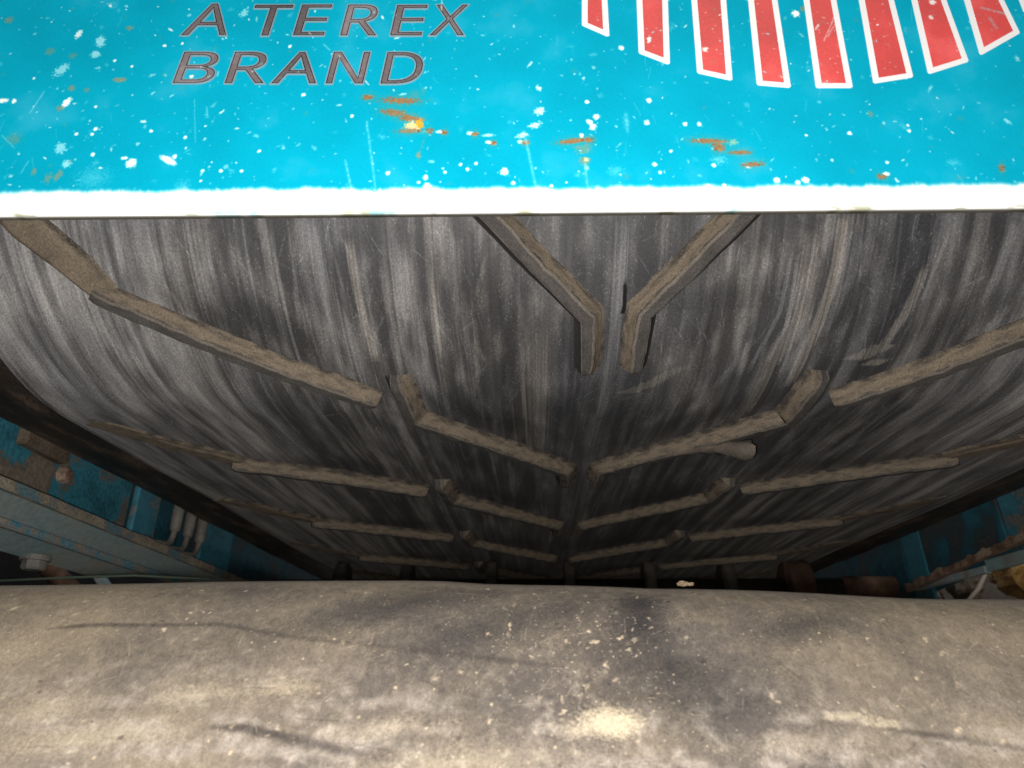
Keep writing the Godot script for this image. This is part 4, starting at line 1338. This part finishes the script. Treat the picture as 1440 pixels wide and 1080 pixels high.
# ---------------------------------------------------------------- what lies behind
func surroundings() -> void:
	var st := begin()
	for i in 24:
		for j in 24:
			var a := Vector3(-300 + i * 25.0, 0, -300 + j * 25.0)
			quad(st, a, a + Vector3(25, 0, 0), a + Vector3(25, 0, 25), a + Vector3(0, 0, 25), Vector3.UP)
	struct("ground", mesh_of(st), mats.ground, Vector3(0, GROUND, 0))
	# heap of quarried stone on the right
	var fn := FastNoiseLite.new()
	fn.seed = 3
	fn.frequency = 0.7
	st = begin()
	var hp := func(i: int, j: int) -> Vector3:
		var x := 1.1 + i * 0.25
		var z := -5.5 + j * 0.25
		var k := clampf((x - 1.1) / 1.2, 0.0, 1.0) * clampf(1.0 - absf(z + 3.4) / 2.4, 0.0, 1.0)
		return Vector3(x, GROUND - 0.02 + 2.4 * sqrt(k) + 0.15 * fn.get_noise_2d(x * 2.0, z * 2.0), z)
	for i in 24:
		for j in 20:
			quad(st, hp.call(i, j), hp.call(i + 1, j), hp.call(i + 1, j + 1), hp.call(i, j + 1), Vector3.UP)
	struct("stone_heap", mesh_of(st), mats.earth)
	var rocks := [[1.60, 0.365, -2.50, 0.105, "big amber boulder standing on the stone heap behind the right rail", true], [1.665, 0.22, -2.42, 0.10, "amber boulder at the foot of the big one, cut off by the frame", true], [1.40, 0.315, -2.55, 0.055, "grey brown stone beside the amber boulders", false], [1.29, 0.30, -2.62, 0.06, "small dark stone farthest from the amber boulders, near the pale bar", false]]
	for r in rocks:
		st = begin()
		add_rock(st, Vector3.ZERO, Vector3(r[3], r[3] * 0.95, r[3]), int(r[0] * 100), 12)
		var m := obj(numbered("boulder"), mesh_of(st), mats.amber if r[5] else mats.earth, self, Vector3(r[0], r[1], r[2]))
		m.set_meta("label", r[4])
		m.set_meta("category", "boulder")
		m.set_meta("group", "boulders on the stone heap")
	var stick := obj("stick", tube([Vector3(1.30, 0.24, -2.40), Vector3(1.36, 0.29, -2.41), Vector3(1.41, 0.345, -2.43)], [0.006, 0.007, 0.005], 8), mats.pale_wood, self)
	stick.set_meta("label", "thin pale stick leaning against the grey brown stone")
	stick.set_meta("category", "stick")
	# dark sheet added to block the sky in the left gap; braces before it
	var p := thing("gap_backing", "added dark brown sheet closing off the sky beyond the left rail", "backing sheet", Vector3(-1.55, 0, -2.2))
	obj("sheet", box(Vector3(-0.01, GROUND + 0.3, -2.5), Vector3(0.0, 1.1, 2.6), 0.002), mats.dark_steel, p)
	var b := obj("brace", tube([Vector3(-1.52, 0.40, -1.93), Vector3(-1.402, 0.314, -1.9), Vector3(-1.30, 0.245, -1.88), Vector3(-1.22, 0.19, -1.86)], [0.024, 0.024, 0.024, 0.024], 10), mats.rust_dark, self)
	b.set_meta("label", "brown pipe brace slanting in the dark gap under the left rail")
	b.set_meta("category", "brace")
	b = obj("strut", box(Vector3(-0.012, -0.12, -0.012), Vector3(0.012, 0.12, 0.012), 0.002, Transform3D(Basis(Vector3.BACK, 0.75), Vector3(-1.30, 0.27, -2.05))), mats.grey_teal, self)
	b.set_meta("label", "small grey strut to the right of the brown brace")
	b.set_meta("category", "strut")
	b = obj("hose", tube([Vector3(-1.1, 0.114, -0.96), Vector3(-0.78, 0.1265, -0.95), Vector3(-0.69, 0.1305, -0.95), Vector3(-0.60, 0.133, -0.95), Vector3(-0.5, 0.128, -0.95)], [0.0016, 0.0016, 0.0016, 0.0016, 0.0016], 8), mats.green, self)
	b.set_meta("label", "thin grey green hose just above the crest of the dusty belt")
	b.set_meta("category", "hose")

func make_materials() -> void:
	var d := func(r: float, g: float, b: float) -> Color: return Color(r, g, b)
	var tl: Array = [d.call(0.022, 0.115, 0.150), d.call(0.04, 0.205, 0.265), d.call(0.07, 0.28, 0.36)]
	var mud := Color(0.215, 0.180, 0.135)
	mats.teal = tri_mat(blotched(512, 101, [0.0, 0.35, 0.62, 0.72, 1.0], [tl[0], tl[1], tl[1], mud * 0.6, mud]), 2.2, 0.55)
	mats.teal_muddy = tri_mat(blotched(512, 102, [0.0, 0.40, 0.50, 0.58, 1.0], [tl[0], tl[1], tl[1], mud * 0.7, mud]), 2.6, 0.7, 0.1)
	mats.teal_light = tri_mat(blotched(512, 103, [0.0, 0.3, 0.60, 0.75, 1.0], [tl[1], tl[2], Color(0.05, 0.19, 0.25), mud, mud]), 2.4, 0.6)
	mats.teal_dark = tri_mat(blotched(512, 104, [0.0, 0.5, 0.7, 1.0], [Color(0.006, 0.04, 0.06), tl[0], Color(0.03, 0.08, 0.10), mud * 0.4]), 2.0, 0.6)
	mats.teal_shade = tri_mat(blotched(512, 105, [0.0, 0.5, 0.66, 1.0], [tl[0], Color(0.02, 0.075, 0.10), Color(0.09, 0.085, 0.07), mud * 0.7]), 2.4, 0.7)
	mats.teal_brown = tri_mat(blotched(512, 106, [0.0, 0.42, 0.55, 1.0], [tl[1], tl[0], Color(0.045, 0.07, 0.08), Color(0.085, 0.075, 0.065)]), 2.6, 0.6)
	mats.grey_teal = tri_mat(blotched(512, 107, [0.0, 0.4, 0.6, 1.0], [Color(0.17, 0.265, 0.28), Color(0.23, 0.31, 0.315), Color(0.27, 0.31, 0.295), mud * 1.4]), 2.4, 0.7)
	mats.worn_blue = tri_mat(blotched(512, 108, [0.0, 0.38, 0.5, 0.6, 1.0], [Color(0.03, 0.2, 0.31), Color(0.06, 0.25, 0.34), Color(0.30, 0.33, 0.32), mud, Color(0.40, 0.37, 0.31)], 0.7), 6.0, 0.6, 0.05)
	mats.mud = tri_mat(blotched(512, 109, [0.0, 0.35, 0.42, 0.7, 1.0], [Color(0.10, 0.20, 0.24), Color(0.16, 0.21, 0.21), mud * 1.1, mud * 1.5, Color(0.4, 0.35, 0.28)], 0.5), 5.0, 0.85, 0.1)
	mats.rust = tri_mat(blotched(512, 110, [0.0, 0.4, 0.6, 1.0], [Color(0.10, 0.055, 0.035), Color(0.22, 0.13, 0.085), Color(0.31, 0.21, 0.15), Color(0.42, 0.33, 0.25)], 0.6), 6.0, 0.9, 0.2)
	mats.mud_rust = tri_mat(blotched(256, 131, [0.0, 0.5, 1.0], [Color(0.07, 0.045, 0.03), Color(0.13, 0.095, 0.065), Color(0.19, 0.155, 0.115)], 0.5), 5.0, 0.9, 0.1)
	mats.rust_dark = tri_mat(blotched(512, 111, [0.0, 0.5, 1.0], [Color(0.035, 0.018, 0.012), Color(0.085, 0.045, 0.028), Color(0.16, 0.10, 0.065)], 0.5), 5.0, 0.85, 0.1)
	mats.belt_edge = tri_mat(blotched(512, 112, [0.0, 0.5, 0.64, 0.75, 1.0], [Color(0.012, 0.011, 0.011), Color(0.026, 0.022, 0.020), Color(0.05, 0.038, 0.030), Color(0.085, 0.055, 0.038), Color(0.15, 0.11, 0.08)], 0.45), 3.0, 0.45, 0.12)
	mats.belt_edge.uv1_scale = Vector3(7.0, 7.0, 2.2)
	mats.torn = tri_mat(blotched(256, 113, [0.0, 0.5, 1.0], [Color(0.05, 0.043, 0.036), Color(0.105, 0.085, 0.066), Color(0.17, 0.14, 0.11)], 0.5), 14.0, 0.9, 0.15)
	mats.rubber = tri_mat(blotched(256, 114, [0.0, 0.6, 1.0], [Color(0.04, 0.036, 0.032), Color(0.09, 0.078, 0.066), Color(0.19, 0.155, 0.12)]), 4.0, 0.7)
	mats.grey_metal = tri_mat(blotched(256, 115, [0.0, 0.5, 1.0], [Color(0.10, 0.095, 0.085), Color(0.18, 0.17, 0.15), Color(0.27, 0.24, 0.20)]), 8.0, 0.6)
	mats.pipe = tri_mat(blotched(256, 116, [0.0, 0.5, 1.0], [Color(0.13, 0.118, 0.10), Color(0.22, 0.20, 0.17), Color(0.34, 0.31, 0.26)]), 6.0, 0.55)
	mats.pale_steel = tri_mat(blotched(512, 117, [0.0, 0.45, 0.6, 1.0], [Color(0.18, 0.27, 0.30), Color(0.30, 0.37, 0.38), Color(0.36, 0.38, 0.36), mud]), 4.0, 0.6)
	mats.pale_teal = tri_mat(blotched(512, 118, [0.0, 0.45, 0.6, 1.0], [Color(0.14, 0.28, 0.31), Color(0.20, 0.33, 0.35), Color(0.25, 0.34, 0.33), mud]), 4.0, 0.6)
	mats.crumb = tri_mat(blotched(256, 119, [0.0, 1.0], [Color(0.17, 0.12, 0.07), Color(0.29, 0.215, 0.135)]), 60.0, 0.95)
	mats.amber = tri_mat(blotched(512, 120, [0.0, 0.38, 0.5, 0.7, 1.0], [Color(0.06, 0.03, 0.01), Color(0.20, 0.10, 0.03), Color(0.42, 0.24, 0.07), Color(0.55, 0.33, 0.12), Color(0.65, 0.45, 0.22)], 0.5), 3.0, 0.9, 0.5)
	mats.earth = tri_mat(blotched(512, 121, [0.0, 0.5, 1.0], [Color(0.05, 0.038, 0.026), Color(0.12, 0.095, 0.07), Color(0.22, 0.18, 0.14)], 0.5), 1.4, 0.95, 0.4)
	mats.ground = tri_mat(blotched(512, 122, [0.0, 0.5, 1.0], [Color(0.10, 0.085, 0.065), Color(0.17, 0.145, 0.115), Color(0.24, 0.21, 0.17)], 0.4), 0.5, 0.95)
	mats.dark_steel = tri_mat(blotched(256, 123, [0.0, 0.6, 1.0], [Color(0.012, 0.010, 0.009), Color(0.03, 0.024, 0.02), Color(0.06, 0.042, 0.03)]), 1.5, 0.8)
	mats.pale_wood = mat(null, Color(0.34, 0.29, 0.22), 0.9)
	mats.green = mat(null, Color(0.16, 0.21, 0.15), 0.6)

func _ready() -> void:
	# camera: a phone held low in front of the machine, tilted up
	var cam := Camera3D.new()
	cam.name = "camera"
	add_child(cam)
	cam.position = EYE
	cam.rotation_order = EULER_ORDER_YXZ
	cam.rotation = Vector3(0.40113, 0.02995, 0.0023)
	cam.near = 0.02
	cam.far = 900.0
	var lens := CameraAttributesPhysical.new()
	lens.frustum_focal_length = 12.0 / 0.54
	lens.frustum_near = 0.02
	lens.frustum_far = 900.0
	lens.frustum_focus_distance = 0.64
	lens.exposure_aperture = 9.0
	cam.attributes = lens
	# dull daylight, and the phone's own flash beside its lens
	var env := Environment.new()
	env.background_mode = Environment.BG_SKY
	var sky := ProceduralSkyMaterial.new()
	sky.sky_top_color = Color(0.55, 0.58, 0.62)
	sky.sky_horizon_color = Color(0.72, 0.73, 0.74)
	sky.ground_bottom_color = Color(0.25, 0.23, 0.20)
	sky.ground_horizon_color = Color(0.45, 0.43, 0.40)
	env.sky = Sky.new()
	env.sky.sky_material = sky
	env.background_energy_multiplier = 0.85
	env.tonemap_mode = Environment.TONE_MAPPER_LINEAR
	env.tonemap_exposure = 1.0
	env.sdfgi_enabled = true
	env.ssao_enabled = true
	env.ssil_enabled = true
	var we := WorldEnvironment.new()
	we.name = "world"
	we.environment = env
	add_child(we)
	var sun := DirectionalLight3D.new()
	sun.name = "overcast_sun"
	sun.light_energy = 0.22
	sun.light_angular_distance = 20.0
	sun.light_color = Color(1.0, 0.97, 0.93)
	sun.rotation = Vector3(deg_to_rad(-38.0), deg_to_rad(12.0), 0.0)
	sun.shadow_enabled = true
	add_child(sun)
	var flash := SpotLight3D.new()
	flash.name = "flash"
	flash.position = EYE + Vector3(-0.022, -0.014, 0.004)
	flash.rotation = cam.rotation
	flash.light_energy = 0.53
	flash.light_size = 0.01
	flash.light_color = Color(1.0, 0.99, 0.985)
	flash.spot_angle = 80.0
	flash.spot_angle_attenuation = 0.35
	flash.spot_range = 12.0
	flash.spot_attenuation = 2.0
	flash.shadow_enabled = true
	add_child(flash)
	rng.seed = 20
	make_lut()
	make_materials()
	surroundings()
	left_rail()
	right_rail()
	roller()
	chevron_belt()
	guard()
	dusty_belt()
